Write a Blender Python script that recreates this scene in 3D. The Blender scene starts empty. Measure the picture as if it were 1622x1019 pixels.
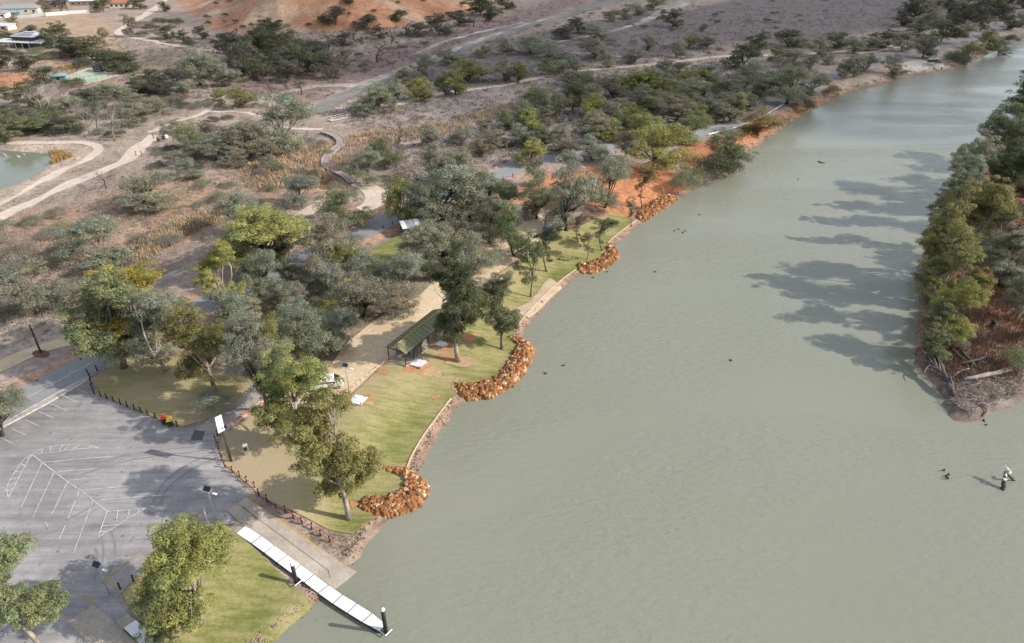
import bpy, bmesh, math, random
import numpy as np
from mathutils import Vector, Matrix

# ------------------------------------------------------------------ camera, world, sun, exposure
scene = bpy.context.scene
R = math.radians
F, CX, CY = 1100.0, 811.0, 509.5            # focal length in photo pixels, photo centre
PITCH, CZ = R(31.0), 65.0                   # camera looks 31 degrees below the horizon from 65 m above the river
SP, CP = math.sin(PITCH), math.cos(PITCH)
cam_data = bpy.data.cameras.new('camera')
cam = bpy.data.objects.new('camera', cam_data)
scene.collection.objects.link(cam)
cam.location = (0, 0, CZ)
cam.rotation_euler = (math.pi / 2 - PITCH, 0, 0)
cam_data.sensor_width = 36.0
cam_data.lens = F / 1622.0 * 36.0
cam_data.clip_start = 1.0
cam_data.clip_end = 12000.0
scene.camera = cam

SUN_EL, SUN_AZ = R(32.0), R(-9.0)           # azimuth measured from +X (the camera's right), towards the camera
sun_vec = Vector((math.cos(SUN_EL) * math.cos(SUN_AZ), math.cos(SUN_EL) * math.sin(SUN_AZ), math.sin(SUN_EL)))
sd = bpy.data.lights.new('sun', 'SUN')
sd.energy = 3.6
sd.angle = R(0.55)
sd.color = (1.0, 0.94, 0.86)
so = bpy.data.objects.new('sun', sd)
scene.collection.objects.link(so)
so.rotation_euler = sun_vec.to_track_quat('Z', 'Y').to_euler()

world = bpy.data.worlds.new('World')
scene.world = world
world.use_nodes = True
wn = world.node_tree
bg = wn.nodes['Background']
sky = wn.nodes.new('ShaderNodeTexSky')
sky.sky_type = 'NISHITA'
sky.sun_disc = False
sky.sun_elevation = SUN_EL
sky.sun_rotation = math.atan2(sun_vec.x, sun_vec.y)
sky.air_density = 1.0
sky.dust_density = 1.2
sky.ozone_density = 1.0
# broken white clouds spread evenly over the whole sky
wtc = wn.nodes.new('ShaderNodeTexCoord')
wmp = wn.nodes.new('ShaderNodeMapping')
wmp.inputs['Scale'].default_value = (1.0, 1.0, 2.2)
wmp.inputs['Location'].default_value = (3.1, 1.7, 0.4)
wns = wn.nodes.new('ShaderNodeTexNoise')
wns.inputs['Scale'].default_value = 2.6
wns.inputs['Detail'].default_value = 6.0
wns.inputs['Roughness'].default_value = 0.55
wrp = wn.nodes.new('ShaderNodeValToRGB')
wrp.color_ramp.elements[0].position = 0.44
wrp.color_ramp.elements[1].position = 0.66
wmx = wn.nodes.new('ShaderNodeMix')
wmx.data_type = 'RGBA'
wmx.inputs['B'].default_value = (8.0, 8.3, 8.9, 1)
wn.links.new(wtc.outputs['Generated'], wmp.inputs['Vector'])
wn.links.new(wmp.outputs['Vector'], wns.inputs['Vector'])
wn.links.new(wns.outputs['Fac'], wrp.inputs[0])
wn.links.new(wrp.outputs['Color'], wmx.inputs['Factor'])
wn.links.new(sky.outputs[0], wmx.inputs['A'])
wn.links.new(wmx.outputs['Result'], bg.inputs[0])
bg.inputs[1].default_value = 0.11
scene.view_settings.view_transform = 'Standard'
scene.view_settings.look = 'None'
scene.view_settings.gamma = 1.0
scene.view_settings.exposure = 0.53
try:
    scene.view_settings.use_curve_mapping = False
except Exception:
    pass

# ------------------------------------------------------------------ helpers
COL = scene.collection
rng = np.random.default_rng(7)
random.seed(7)


def ray(px, py):
    u = (px - CX) / F
    v = (CY - py) / F
    return np.array([u, v * SP + CP, v * CP - SP])


def G(px, py, z=0.0):
    """a point of the place at height z, read off the photograph"""
    d = ray(px, py)
    t = (z - CZ) / d[2]
    return np.array([d[0] * t, d[1] * t, z])


def depth_at(x, y, z):
    return y * CP - (z - CZ) * SP


def z_for(y, py):
    v = (CY - py) / F
    return CZ + y * (v * CP - SP) / (CP + v * SP)


def catmull(pts, n=6):
    P = np.array(pts, float)
    if len(P) < 3:
        return np.array([P[0] + (P[1] - P[0]) * t for t in np.linspace(0, 1, n + 1)])
    Q = np.vstack([2 * P[0] - P[1], P, 2 * P[-1] - P[-2]])
    out = []
    for i in range(len(P) - 1):
        p0, p1, p2, p3 = Q[i], Q[i + 1], Q[i + 2], Q[i + 3]
        for k in range(n):
            t = k / n
            out.append(0.5 * ((2 * p1) + (-p0 + p2) * t + (2 * p0 - 5 * p1 + 4 * p2 - p3) * t * t
                              + (-p0 + 3 * p1 - 3 * p2 + p3) * t ** 3))
    out.append(P[-1])
    return np.array(out)


def _segs(poly, closed=True):
    P = np.asarray(poly, float)[:, :2]
    A = P if closed else P[:-1]
    B = np.roll(P, -1, 0) if closed else P[1:]
    return A, B


def _chunks(X, Y, fn, n):
    X = np.asarray(X, float)
    Y = np.asarray(Y, float)
    xf, yf = X.ravel(), Y.ravel()
    k = max(1, int(1.5e6 // max(n, 1)))
    out = [fn(xf[i:i + k, None], yf[i:i + k, None]) for i in range(0, len(xf), k)]
    return np.concatenate(out).reshape(X.shape)


def seg_dist(X, Y, poly, closed=True):
    """unsigned distance of points to a polyline"""
    A, B = _segs(poly, closed)
    ex, ey = B[:, 0] - A[:, 0], B[:, 1] - A[:, 1]
    L = ex * ex + ey * ey + 1e-12

    def fn(x, y):
        dx, dy = x - A[:, 0], y - A[:, 1]
        t = np.clip((dx * ex + dy * ey) / L, 0, 1)
        return np.sqrt(np.min((dx - t * ex) ** 2 + (dy - t * ey) ** 2, axis=1))
    return _chunks(X, Y, fn, len(A))


def inside(X, Y, poly):
    A, B = _segs(poly)
    k = A[:, 1] != B[:, 1]
    A, B = A[k], B[k]
    sl = (B[:, 0] - A[:, 0]) / (B[:, 1] - A[:, 1])

    def fn(x, y):
        c = ((A[:, 1] > y) != (B[:, 1] > y)) & (x < A[:, 0] + (y - A[:, 1]) * sl)
        return (c.sum(axis=1) % 2) == 1
    return _chunks(X, Y, fn, len(A))


def sdf(X, Y, poly):
    d = seg_dist(X, Y, poly)
    return np.where(inside(X, Y, poly), d, -d)


def sstep(a, b, x):
    t = np.clip((x - a) / (b - a), 0, 1)
    return t * t * (3 - 2 * t)


# ------------------------------------------------------------------ shorelines (water level is z = 0)
SHORE_PX = [(330, 1100), (395, 1040), (426, 1019), (453, 991), (503, 955), (536, 931), (563, 905), (561, 897), (576, 870),
            (593, 842), (611, 822), (626, 816), (658, 805), (676, 777), (671, 762), (663, 745), (681, 707), (706, 670),
            (728, 640), (748, 633), (781, 629), (812, 610), (835, 582), (846, 555), (837, 542), (826, 531), (852, 497),
            (894, 455), (922, 434), (937, 432), (967, 417), (981, 405), (972, 393), (987, 377), (1017, 354), (1037, 340),
            (1073, 315), (1097, 300), (1124, 287), (1150, 277), (1166, 262), (1178, 246), (1200, 232), (1235, 208),
            (1268, 186), (1298, 170), (1328, 155), (1358, 142), (1388, 136), (1418, 126), (1468, 116), (1500, 112),
            (1530, 102), (1563, 86), (1593, 71), (1622, 58), (1660, 40), (1720, 22), (1800, 10)]
ISL_PX = [(1800, 95), (1700, 140), (1640, 178), (1600, 205), (1565, 235), (1545, 258), (1525, 290), (1505, 325), (1485, 370),
          (1467, 405), (1455, 432), (1453, 455), (1455, 495), (1452, 535), (1453, 572), (1468, 590), (1488, 615),
          (1498, 640), (1508, 662), (1530, 668), (1558, 660), (1580, 650), (1622, 632), (1700, 600), (1800, 570)]
shore = np.array([G(*p)[:2] for p in SHORE_PX])
isl = np.array([G(*p)[:2] for p in ISL_PX])


def wobble(P, amp):
    P = catmull(P, 4)
    d = np.gradient(P, axis=0)
    L = np.linalg.norm(d, axis=1, keepdims=True) + 1e-9
    nrm = np.stack([-d[:, 1], d[:, 0]], 1) / L
    r = np.random.default_rng(3).normal(0, amp, (len(P), 1))
    return P + nrm * r


shore_c = wobble(shore, 0.18)
isl_c = wobble(isl, 0.30)
LAND = np.vstack([[(-900, -300), (shore_c[0, 0] - 30, -300), (shore_c[0, 0] - 18, shore_c[0, 1] - 12)], shore_c,
                  [(shore_c[-1, 0] + 900, shore_c[-1, 1] + 500), (6000, 6000), (-6000, 6000), (-6000, -300)]])
ISL = np.vstack([isl_c, [(isl_c[-1, 0] + 900, isl_c[-1, 1] - 20), (6000, 200), (6000, 900), (isl_c[0, 0] + 900, isl_c[0, 1] + 330)]])

# boat ramp: a sloping slab from the car park into the river
RT = (G(375.5, 799, 2.2) + G(375.5, 799, 2.2)) / 2
RB = G(548, 919, 0.0)
ramp_ax = (RB - RT)[:2]
RAMP_L = float(np.linalg.norm(ramp_ax))
ramp_u = ramp_ax / RAMP_L
ramp_n = np.array([-ramp_u[1], ramp_u[0]])


def ramp_z(x, y):
    t = ((x - RT[0]) * ramp_u[0] + (y - RT[1]) * ramp_u[1]) / RAMP_L
    return 2.23 + t * (-0.02 - 2.23)


def ramp_z_px(px, py):
    z = 1.2
    for _ in range(8):
        p = G(px, py, z)
        z = float(ramp_z(p[0], p[1]))
    return G(px, py, z)


RAMP_POLY = np.array([ramp_z_px(*p)[:2] for p in [(360, 809), (390.6, 788.7), (470, 843), (548, 897), (566, 906), (552, 918),
                                                  (530, 934), (510, 922), (470, 893), (388, 832), (376, 825)]])
HILL_PX = [(240, -60), (285, 8), (318, 42), (350, 52), (420, 58), (500, 53), (600, 50), (680, 38), (760, 18), (810, -4), (860, -30)]
hill_pts = np.array([G(*p, 2.2)[:2] for p in HILL_PX])
HILL = np.vstack([hill_pts, [(hill_pts[-1, 0] + 200, 2600), (hill_pts[0, 0] - 400, 2600)]])
POND_PX = [(-60, 238), (-20, 236), (20, 239), (55, 241), (82, 246), (90, 252), (78, 262), (62, 274), (40, 287), (15, 297), (-10, 303), (-70, 318)]
POND = catmull([G(*p, 1.7)[:2] for p in POND_PX], 3)
CREEK_PX = [(985, 146), (1005, 141), (1040, 138), (1044, 142), (1015, 148), (960, 155), (915, 160), (905, 157), (940, 152)]
CREEK = np.array([G(*p, 1.9)[:2] for p in CREEK_PX])


def fbm(x, y, s):
    a = np.zeros(np.shape(x))
    for k, (fx, fy, ph, am) in enumerate([(1, .35, 0, 1), (-.5, 1.1, 2.1, .8), (1.9, 1.3, 4.2, .5), (-1.7, 2.3, 1.3, .4), (3.9, -2.7, .6, .25), (4.7, 3.9, 3.3, .2)]):
        a = a + am * np.sin((x * fx + y * fy) / s * 2.1 + ph + 1.3 * np.sin((x * fy - y * fx) / s * 1.1 + ph))
    return a / 2.2


def height(x, y):
    x = np.asarray(x, float)
    y = np.asarray(y, float)
    sl = sdf(x, y, LAND)
    si = sdf(x, y, ISL)
    bw = np.where(y < 175, 13.0, 6.0) + np.where((y > 165) & (y < 185), (175 - y) * 0, 0)
    hl = 0.45 * np.clip(sl / 0.9, 0, 1) + 1.75 * sstep(0.2, 1, sl / bw)
    hi = 0.8 * np.clip(si / 1.2, 0, 1) + 1.1 * sstep(0, 1, si / 7.0) + 0.25 * fbm(x, y, 7.0) * sstep(1, 6, si)
    hw = -np.minimum(1.6, 0.22 * np.minimum(np.abs(sl), np.abs(si)))
    h = np.where(sl > 0, hl, np.where(si > 0, hi, hw))
    dh = sdf(x, y, HILL)
    ridge = 1.0 + 0.28 * fbm(x, y * 0.45, 26.0) + 0.10 * fbm(x, y, 9.0)
    h = h + np.where(dh > 0, 25.0 * sstep(0, 78, dh) * ridge + 3.0 * sstep(0, 12, dh) * (0.6 + 0.4 * fbm(x, y * .3, 13)), 0)
    dp = sdf(x, y, POND)
    h = h - 1.3 * sstep(-1.5, 2.0, dp) * (sl > 20)
    dc = sdf(x, y, CREEK)
    h = h - 0.8 * sstep(-2.5, 0.5, dc) * (sl > 5)
    far = (sl > 26) & (dp < -3)
    h = h + np.where(far, 0.10 * fbm(x, y, 17.0) * sstep(26, 45, sl), 0)
    dr = sdf(x, y, RAMP_POLY)
    rz = ramp_z(x, y) - 0.12
    h = np.where(dr > -1.0, np.minimum(h, rz), h)
    return h


def H1(x, y):
    return float(height(np.array([x]), np.array([y]))[0])


def PB(px, py, n=7):
    """ground points under photo pixels"""
    px = np.atleast_1d(np.asarray(px, float))
    py = np.atleast_1d(np.asarray(py, float))
    u = (px - CX) / F
    v = (CY - py) / F
    dx, dy, dz = u, v * SP + CP, v * CP - SP
    z = np.full(px.shape, 2.2)
    for i in range(n):
        t = (z - CZ) / dz
        h = np.maximum(height(dx * t, dy * t), 0.0)
        z = h if i < 3 else 0.5 * (z + h)
    t = (z - CZ) / dz
    x, y = dx * t, dy * t
    return np.stack([x, y, height(x, y)], 1)


def P(px, py):
    return PB([px], [py])[0]


def PP(pts, z=2.2):
    return np.array([G(a, b, z)[:2] for a, b in pts])


# ------------------------------------------------------------------ mesh helpers
def mesh_np(name, V, Fc, mat=None, smooth=False, col=None, uv=None):
    V = np.asarray(V, np.float32)
    Fc = np.asarray(Fc, np.int32)
    k = Fc.shape[1]
    me = bpy.data.meshes.new(name)
    me.vertices.add(len(V))
    me.vertices.foreach_set('co', V.ravel())
    me.loops.add(Fc.size)
    me.loops.foreach_set('vertex_index', Fc.ravel())
    me.polygons.add(len(Fc))
    me.polygons.foreach_set('loop_start', np.arange(0, Fc.size, k, dtype=np.int32))
    me.polygons.foreach_set('loop_total', np.full(len(Fc), k, np.int32))
    if smooth:
        me.polygons.foreach_set('use_smooth', np.ones(len(Fc), bool))
    if col is not None:
        a = me.color_attributes.new('col', 'FLOAT_COLOR', 'POINT')
        c = np.ones((len(V), 4), np.float32)
        c[:, :3] = col
        a.data.foreach_set('color', c.ravel())
    me.update(calc_edges=True)
    me.validate()
    if mat:
        me.materials.append(mat)
    return me


def link(name, me, parent=None, loc=None, rot=None, scale=None, color=None):
    o = bpy.data.objects.new(name, me)
    COL.objects.link(o)
    if parent:
        o.parent = parent
    if loc is not None:
        o.location = loc
    if rot is not None:
        o.rotation_euler = rot
    if scale is not None:
        o.scale = scale
    if color is not None:
        o.color = color
    return o


def tag(o, label, cat=None, group=None, kind=None):
    if label:
        o['label'] = label
    if cat:
        o['category'] = cat
    if group:
        o['group'] = group
    if kind:
        o['kind'] = kind
    return o


def struct(o):
    o['kind'] = 'structure'
    return o


def thing(name, label, cat, loc=(0, 0, 0), rz=0.0, group=None):
    o = bpy.data.objects.new(name, None)
    COL.objects.link(o)
    o.empty_display_size = 0.2
    o.location = loc
    o.rotation_euler = (0, 0, rz)
    return tag(o, label, cat, group)


class MB:
    """collects boxes, tubes and prisms into one mesh"""
    def __init__(s):
        s.v, s.f = [], []

    def add(s, V, Fs):
        b = len(s.v)
        s.v += [tuple(p) for p in V]
        s.f += [tuple(b + i for i in f) for f in Fs]
        return s

    def box(s, c, size, rz=0.0, taper=1.0):
        x, y, z = [q / 2 for q in size]
        ca, sa = math.cos(rz), math.sin(rz)
        V = []
        for sz, k in ((-z, 1.0), (z, taper)):
            for sx, sy in ((-x, -y), (x, -y), (x, y), (-x, y)):
                a, b = sx * k, sy * k
                V.append((c[0] + a * ca - b * sa, c[1] + a * sa + b * ca, c[2] + sz))
        return s.add(V, [(0, 3, 2, 1), (4, 5, 6, 7), (0, 1, 5, 4), (1, 2, 6, 5), (2, 3, 7, 6), (3, 0, 4, 7)])

    def hexa(s, V):
        return s.add(V, [(0, 3, 2, 1), (4, 5, 6, 7), (0, 1, 5, 4), (1, 2, 6, 5), (2, 3, 7, 6), (3, 0, 4, 7)])

    def slab(s, quad, th):
        V = [(q[0], q[1], q[2] - th) for q in quad] + [tuple(q) for q in quad]
        return s.hexa(V)

    def tube(s, pts, rad, n=6, cap=True):
        pts = [Vector(p) for p in pts]
        m = len(pts)
        if not hasattr(rad, '__len__'):
            rad = [rad] * m
        b = len(s.v)
        for i, p in enumerate(pts):
            t = (pts[min(i + 1, m - 1)] - pts[max(i - 1, 0)])
            if t.length < 1e-6:
                t = Vector((0, 0, 1))
            t.normalize()
            a = t.cross(Vector((0.31, 0.17, 0.93)) if abs(t.z) < 0.9 else Vector((1, 0.1, 0)))
            a.normalize()
            c = t.cross(a)
            for k in range(n):
                q = 2 * math.pi * k / n
                w = p + (a * math.cos(q) + c * math.sin(q)) * rad[i]
                s.v.append(tuple(w))
        for i in range(m - 1):
            for k in range(n):
                k2 = (k + 1) % n
                s.f.append((b + i * n + k, b + i * n + k2, b + (i + 1) * n + k2, b + (i + 1) * n + k))
        if cap:
            s.f.append(tuple(b + k for k in range(n))[::-1])
            s.f.append(tuple(b + (m - 1) * n + k for k in range(n)))
        return s

    def build(s, name, mat, parent=None, smooth=False, **kw):
        me = bpy.data.meshes.new(name)
        me.from_pydata(s.v, [], s.f)
        if smooth:
            me.polygons.foreach_set('use_smooth', np.ones(len(me.polygons), bool))
        me.materials.append(mat)
        me.update()
        return link(name, me, parent, **kw)


# ------------------------------------------------------------------ materials
def new_mat(name):
    m = bpy.data.materials.new(name)
    m.use_nodes = True
    nt = m.node_tree
    b = nt.nodes['Principled BSDF']
    return m, nt, b


def noise_node(nt, scale, detail=4.0, rough=0.6, vec=None, dist=0.0):
    n = nt.nodes.new('ShaderNodeTexNoise')
    n.inputs['Scale'].default_value = scale
    n.inputs['Detail'].default_value = detail
    n.inputs['Roughness'].default_value = rough
    n.inputs['Distortion'].default_value = dist
    if vec is not None:
        nt.links.new(vec, n.inputs['Vector'])
    return n


def ramp_node(nt, fac, stops):
    r = nt.nodes.new('ShaderNodeValToRGB')
    e = r.color_ramp.elements
    while len(e) < len(stops):
        e.new(0.5)
    for k, (p, c) in enumerate(stops):
        e[k].position = p
        e[k].color = (*c, 1) if len(c) == 3 else c
    nt.links.new(fac, r.inputs[0])
    return r


def mul_node(nt, a, b, fac=1.0, typ='MULTIPLY'):
    m = nt.nodes.new('ShaderNodeMix')
    m.data_type = 'RGBA'
    m.blend_type = typ
    m.inputs['Factor'].default_value = fac
    nt.links.new(a, m.inputs['A'])
    nt.links.new(b, m.inputs['B'])
    return m.outputs['Result']


def pos_out(nt):
    return nt.nodes.new('ShaderNodeNewGeometry').outputs['Position']


def mat_noise(name, stops, scale, rough=0.85, scale2=None, amt2=0.35, bump=0.0, bscale=None, local=False, metallic=0.0, stretch=None, spec=0.3, tint=False):
    m, nt, b = new_mat(name)
    if local:
        v = nt.nodes.new('ShaderNodeTexCoord').outputs['Object']
    else:
        v = pos_out(nt)
    if stretch:
        mp = nt.nodes.new('ShaderNodeMapping')
        mp.inputs['Scale'].default_value = stretch[:3]
        if len(stretch) > 3:
            mp.inputs['Rotation'].default_value = (0, 0, stretch[3])
        nt.links.new(v, mp.inputs['Vector'])
        v = mp.outputs['Vector']
    n = noise_node(nt, scale, vec=v)
    c = ramp_node(nt, n.outputs['Fac'], stops).outputs['Color']
    if scale2:
        n2 = noise_node(nt, scale2, 3.0, vec=v)
        lo = 1 - amt2
        hi = 1 + amt2
        c2 = ramp_node(nt, n2.outputs['Fac'], [(0.3, (lo,) * 3), (0.7, (hi,) * 3)]).outputs['Color']
        c = mul_node(nt, c, c2)
    if tint:
        oi = nt.nodes.new('ShaderNodeObjectInfo')
        c = mul_node(nt, c, oi.outputs['Color'])
    nt.links.new(c, b.inputs['Base Color'])
    b.inputs['Roughness'].default_value = rough
    b.inputs['Metallic'].default_value = metallic
    b.inputs['Specular IOR Level'].default_value = spec
    if bump:
        n3 = noise_node(nt, bscale or scale * 4, 4.0, vec=v)
        bp = nt.nodes.new('ShaderNodeBump')
        bp.inputs['Strength'].default_value = bump
        bp.inputs['Distance'].default_value = 0.1
        nt.links.new(n3.outputs['Fac'], bp.inputs['Height'])
        nt.links.new(bp.outputs['Normal'], b.inputs['Normal'])
    return m


def flat(name, c, rough=0.6, metallic=0.0, var=0.12, scale=3.0, spec=0.4):
    a = tuple(x * (1 - var) for x in c)
    d = tuple(min(1, x * (1 + var)) for x in c)
    return mat_noise(name, [(0.3, a), (0.7, d)], scale, rough, local=True, metallic=metallic, spec=spec)


def mat_vcol(name, rough=0.9, grain=((1.2, 0.28), (0.18, 0.18)), bump=0.5, bscale=2.5):
    """colour comes from the mesh (what the soil or plant is), noise gives the grain"""
    m, nt, b = new_mat(name)
    a = nt.nodes.new('ShaderNodeAttribute')
    a.attribute_name = 'col'
    c = a.outputs['Color']
    v = pos_out(nt)
    for sc, am in grain:
        n = noise_node(nt, sc, 5.0, 0.65, vec=v)
        r = ramp_node(nt, n.outputs['Fac'], [(0.32, (1 - am,) * 3), (0.68, (1 + am,) * 3)])
        c = mul_node(nt, c, r.outputs['Color'])
    nt.links.new(c, b.inputs['Base Color'])
    b.inputs['Roughness'].default_value = rough
    b.inputs['Specular IOR Level'].default_value = 0.2
    if bump:
        n3 = noise_node(nt, bscale, 5.0, 0.7, vec=v)
        bp = nt.nodes.new('ShaderNodeBump')
        bp.inputs['Strength'].default_value = bump
        bp.inputs['Distance'].default_value = 0.25
        nt.links.new(n3.outputs['Fac'], bp.inputs['Height'])
        nt.links.new(bp.outputs['Normal'], b.inputs['Normal'])
    return m


def mat_turf(name):
    """the mesh says how dry the turf is; rolled strips and tufts are added at a finer grain"""
    m, nt, b = new_mat(name)
    at = nt.nodes.new('ShaderNodeAttribute')
    at.attribute_name = 'col'
    sp = nt.nodes.new('ShaderNodeSeparateColor')
    nt.links.new(at.outputs['Color'], sp.inputs[0])
    v = pos_out(nt)
    mp = nt.nodes.new('ShaderNodeMapping')
    mp.inputs['Rotation'].default_value = (0, 0, 0.42)
    mp.inputs['Scale'].default_value = (0.28, 1.5, 1.0)
    nt.links.new(v, mp.inputs['Vector'])
    acc = sp.outputs[0]
    for sc, am, vec in ((1.0, 1.05, mp.outputs['Vector']), (0.22, 0.8, v), (2.6, 0.6, v), (9.0, 0.5, v)):
        n = noise_node(nt, sc, 4.0, 0.6, vec=vec)
        k = nt.nodes.new('ShaderNodeMath')
        k.operation = 'MULTIPLY_ADD'
        k.inputs[1].default_value = am
        k.inputs[2].default_value = -am * 0.5
        nt.links.new(n.outputs['Fac'], k.inputs[0])
        ad = nt.nodes.new('ShaderNodeMath')
        ad.operation = 'ADD'
        nt.links.new(acc, ad.inputs[0])
        nt.links.new(k.outputs[0], ad.inputs[1])
        acc = ad.outputs[0]
    r = ramp_node(nt, acc, [(0.02, (0.15, 0.172, 0.045)), (0.27, (0.245, 0.236, 0.085)), (0.52, (0.35, 0.298, 0.145)), (0.9, (0.435, 0.345, 0.215))])
    nt.links.new(r.outputs['Color'], b.inputs['Base Color'])
    b.inputs['Roughness'].default_value = 0.9
    b.inputs['Specular IOR Level'].default_value = 0.15
    n3 = noise_node(nt, 7.0, 4.0, 0.7, vec=v)
    bp = nt.nodes.new('ShaderNodeBump')
    bp.inputs['Strength'].default_value = 0.6
    bp.inputs['Distance'].default_value = 0.12
    nt.links.new(n3.outputs['Fac'], bp.inputs['Height'])
    nt.links.new(bp.outputs['Normal'], b.inputs['Normal'])
    return m


def mat_carpark(name):
    m, nt, b = new_mat(name)
    v = pos_out(nt)
    mp = nt.nodes.new('ShaderNodeMapping')
    mp.inputs['Rotation'].default_value = (0, 0, -0.55)
    mp.inputs['Scale'].default_value = (0.10, 1.3, 1.0)
    nt.links.new(v, mp.inputs['Vector'])
    n1 = noise_node(nt, 0.045, 4.0, 0.6, vec=v, dist=0.8)
    c = ramp_node(nt, n1.outputs['Fac'], [(0.32, (0.215, 0.203, 0.199)), (0.5, (0.305, 0.287, 0.28)), (0.68, (0.38, 0.355, 0.345))]).outputs['Color']
    for sc, am, vec in ((0.9, 0.20, mp.outputs['Vector']), (0.5, 0.12, v), (6.0, 0.14, v)):
        n = noise_node(nt, sc, 5.0, 0.65, vec=vec)
        r = ramp_node(nt, n.outputs['Fac'], [(0.32, (1 - am,) * 3), (0.68, (1 + am,) * 3)])
        c = mul_node(nt, c, r.outputs['Color'])
    sp = noise_node(nt, 1.7, 3.0, 0.5, vec=v)
    r = ramp_node(nt, sp.outputs['Fac'], [(0.27, (0.45, 0.44, 0.43)), (0.33, (1, 1, 1))])
    c = mul_node(nt, c, r.outputs['Color'])
    nt.links.new(c, b.inputs['Base Color'])
    b.inputs['Roughness'].default_value = 0.88
    b.inputs['Specular IOR Level'].default_value = 0.25
    return m


def mat_leaf(name, trans=0.34):
    m, nt, b = new_mat(name)
    a = nt.nodes.new('ShaderNodeAttribute')
    a.attribute_name = 'col'
    oi = nt.nodes.new('ShaderNodeObjectInfo')
    c = mul_node(nt, a.outputs['Color'], oi.outputs['Color'])
    nt.links.new(c, b.inputs['Base Color'])
    b.inputs['Roughness'].default_value = 0.62
    b.inputs['Specular IOR Level'].default_value = 0.25
    tr = nt.nodes.new('ShaderNodeBsdfTranslucent')
    nt.links.new(c, tr.inputs['Color'])
    mx = nt.nodes.new('ShaderNodeMixShader')
    mx.inputs[0].default_value = trans
    nt.links.new(b.outputs[0], mx.inputs[1])
    nt.links.new(tr.outputs[0], mx.inputs[2])
    nt.links.new(mx.outputs[0], nt.nodes['Material Output'].inputs['Surface'])
    return m


def mat_water(name, c1, c2, rough=0.07, wave=0.9):
    m, nt, b = new_mat(name)
    v = pos_out(nt)
    n = noise_node(nt, 0.018, 4.0, 0.55, vec=v, dist=1.5)
    r = ramp_node(nt, n.outputs['Fac'], [(0.3, c1), (0.7, c2)])
    nt.links.new(r.outputs['Color'], b.inputs['Base Color'])
    b.inputs['Roughness'].default_value = rough
    b.inputs['IOR'].default_value = 1.33
    b.inputs['Specular IOR Level'].default_value = 0.5
    mp = nt.nodes.new('ShaderNodeMapping')
    mp.inputs['Scale'].default_value = (0.55, 1.5, 1.0)
    mp.inputs['Rotation'].default_value = (0, 0, 0.35)
    nt.links.new(v, mp.inputs['Vector'])
    w1 = noise_node(nt, 1.0, 4.0, 0.6, vec=mp.outputs['Vector'], dist=0.4)
    w2 = noise_node(nt, 0.02, 4.0, 0.55, vec=mp.outputs['Vector'], dist=1.2)
    k = nt.nodes.new('ShaderNodeMath')
    k.operation = 'MULTIPLY'
    nt.links.new(w1.outputs['Fac'], k.inputs[0])
    wp = ramp_node(nt, w2.outputs['Fac'], [(0.40, (0.25,) * 3), (0.60, (1.0,) * 3)])
    nt.links.new(wp.outputs['Color'], k.inputs[1])
    rr = nt.nodes.new('ShaderNodeMath')
    rr.operation = 'MULTIPLY_ADD'
    rr.inputs[1].default_value = 0.09
    rr.inputs[2].default_value = rough * 0.4
    nt.links.new(wp.outputs['Color'], rr.inputs[0])
    nt.links.new(rr.outputs[0], b.inputs['Roughness'])
    bp = nt.nodes.new('ShaderNodeBump')
    bp.inputs['Strength'].default_value = wave
    bp.inputs['Distance'].default_value = 0.22
    nt.links.new(k.outputs[0], bp.inputs['Height'])
    nt.links.new(bp.outputs['Normal'], b.inputs['Normal'])
    return m


M = {}
M['ground'] = mat_vcol('soil', grain=((0.9, 0.30), (0.16, 0.22), (4.0, 0.22)), bump=0.6, bscale=1.6)
M['lawn'] = mat_turf('turf')
M['asphalt'] = mat_carpark('asphalt')
M['road'] = mat_noise('road_asphalt', [(0.3, (0.24, 0.235, 0.232)), (0.7, (0.32, 0.312, 0.31))], 0.12, 0.85, 2.0, 0.12, bump=0.2, bscale=9)
M['parkroad'] = mat_noise('dusty_road', [(0.3, (0.31, 0.28, 0.255)), (0.7, (0.42, 0.375, 0.335))], 0.2, 0.9, 2.0, 0.15)
M['patch'] = mat_noise('dark_asphalt', [(0.3, (0.10, 0.098, 0.098)), (0.7, (0.14, 0.137, 0.137))], 1.0, 0.9)
M['gravel'] = mat_noise('gravel', [(0.28, (0.54, 0.41, 0.255)), (0.55, (0.62, 0.485, 0.32)), (0.8, (0.67, 0.55, 0.40))], 0.09, 0.95, 1.4, 0.14, bump=0.3, bscale=7)
M['sand'] = mat_noise('sand', [(0.25, (0.50, 0.395, 0.31)), (0.75, (0.65, 0.545, 0.45))], 0.13, 0.95, 0.9, 0.16, bump=0.3, bscale=5)
M['salt'] = mat_noise('salt_crust', [(0.35, (0.24, 0.20, 0.175)), (0.52, (0.33, 0.29, 0.26)), (0.68, (0.52, 0.48, 0.45))], 0.10, 0.95, 0.7, 0.22, bump=0.3, bscale=4)
M['bed'] = mat_noise('creek_bed', [(0.35, (0.17, 0.155, 0.14)), (0.55, (0.235, 0.215, 0.19)), (0.8, (0.34, 0.31, 0.28))], 0.09, 0.95, 0.8, 0.2)
M['concrete'] = mat_noise('concrete', [(0.3, (0.33, 0.28, 0.23)), (0.7, (0.46, 0.40, 0.33))], 0.35, 0.85, 2.6, 0.12, bump=0.1)
M['white'] = flat('white_paint', (0.78, 0.77, 0.75), 0.5, var=0.04)
M['line'] = mat_noise('worn_white_line', [(0.33, (0.36, 0.35, 0.345)), (0.62, (0.64, 0.63, 0.61))], 1.3, 0.8)
M['yline'] = mat_noise('worn_yellow_line', [(0.35, (0.38, 0.26, 0.07)), (0.65, (0.55, 0.38, 0.08))], 1.4, 0.8)
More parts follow.
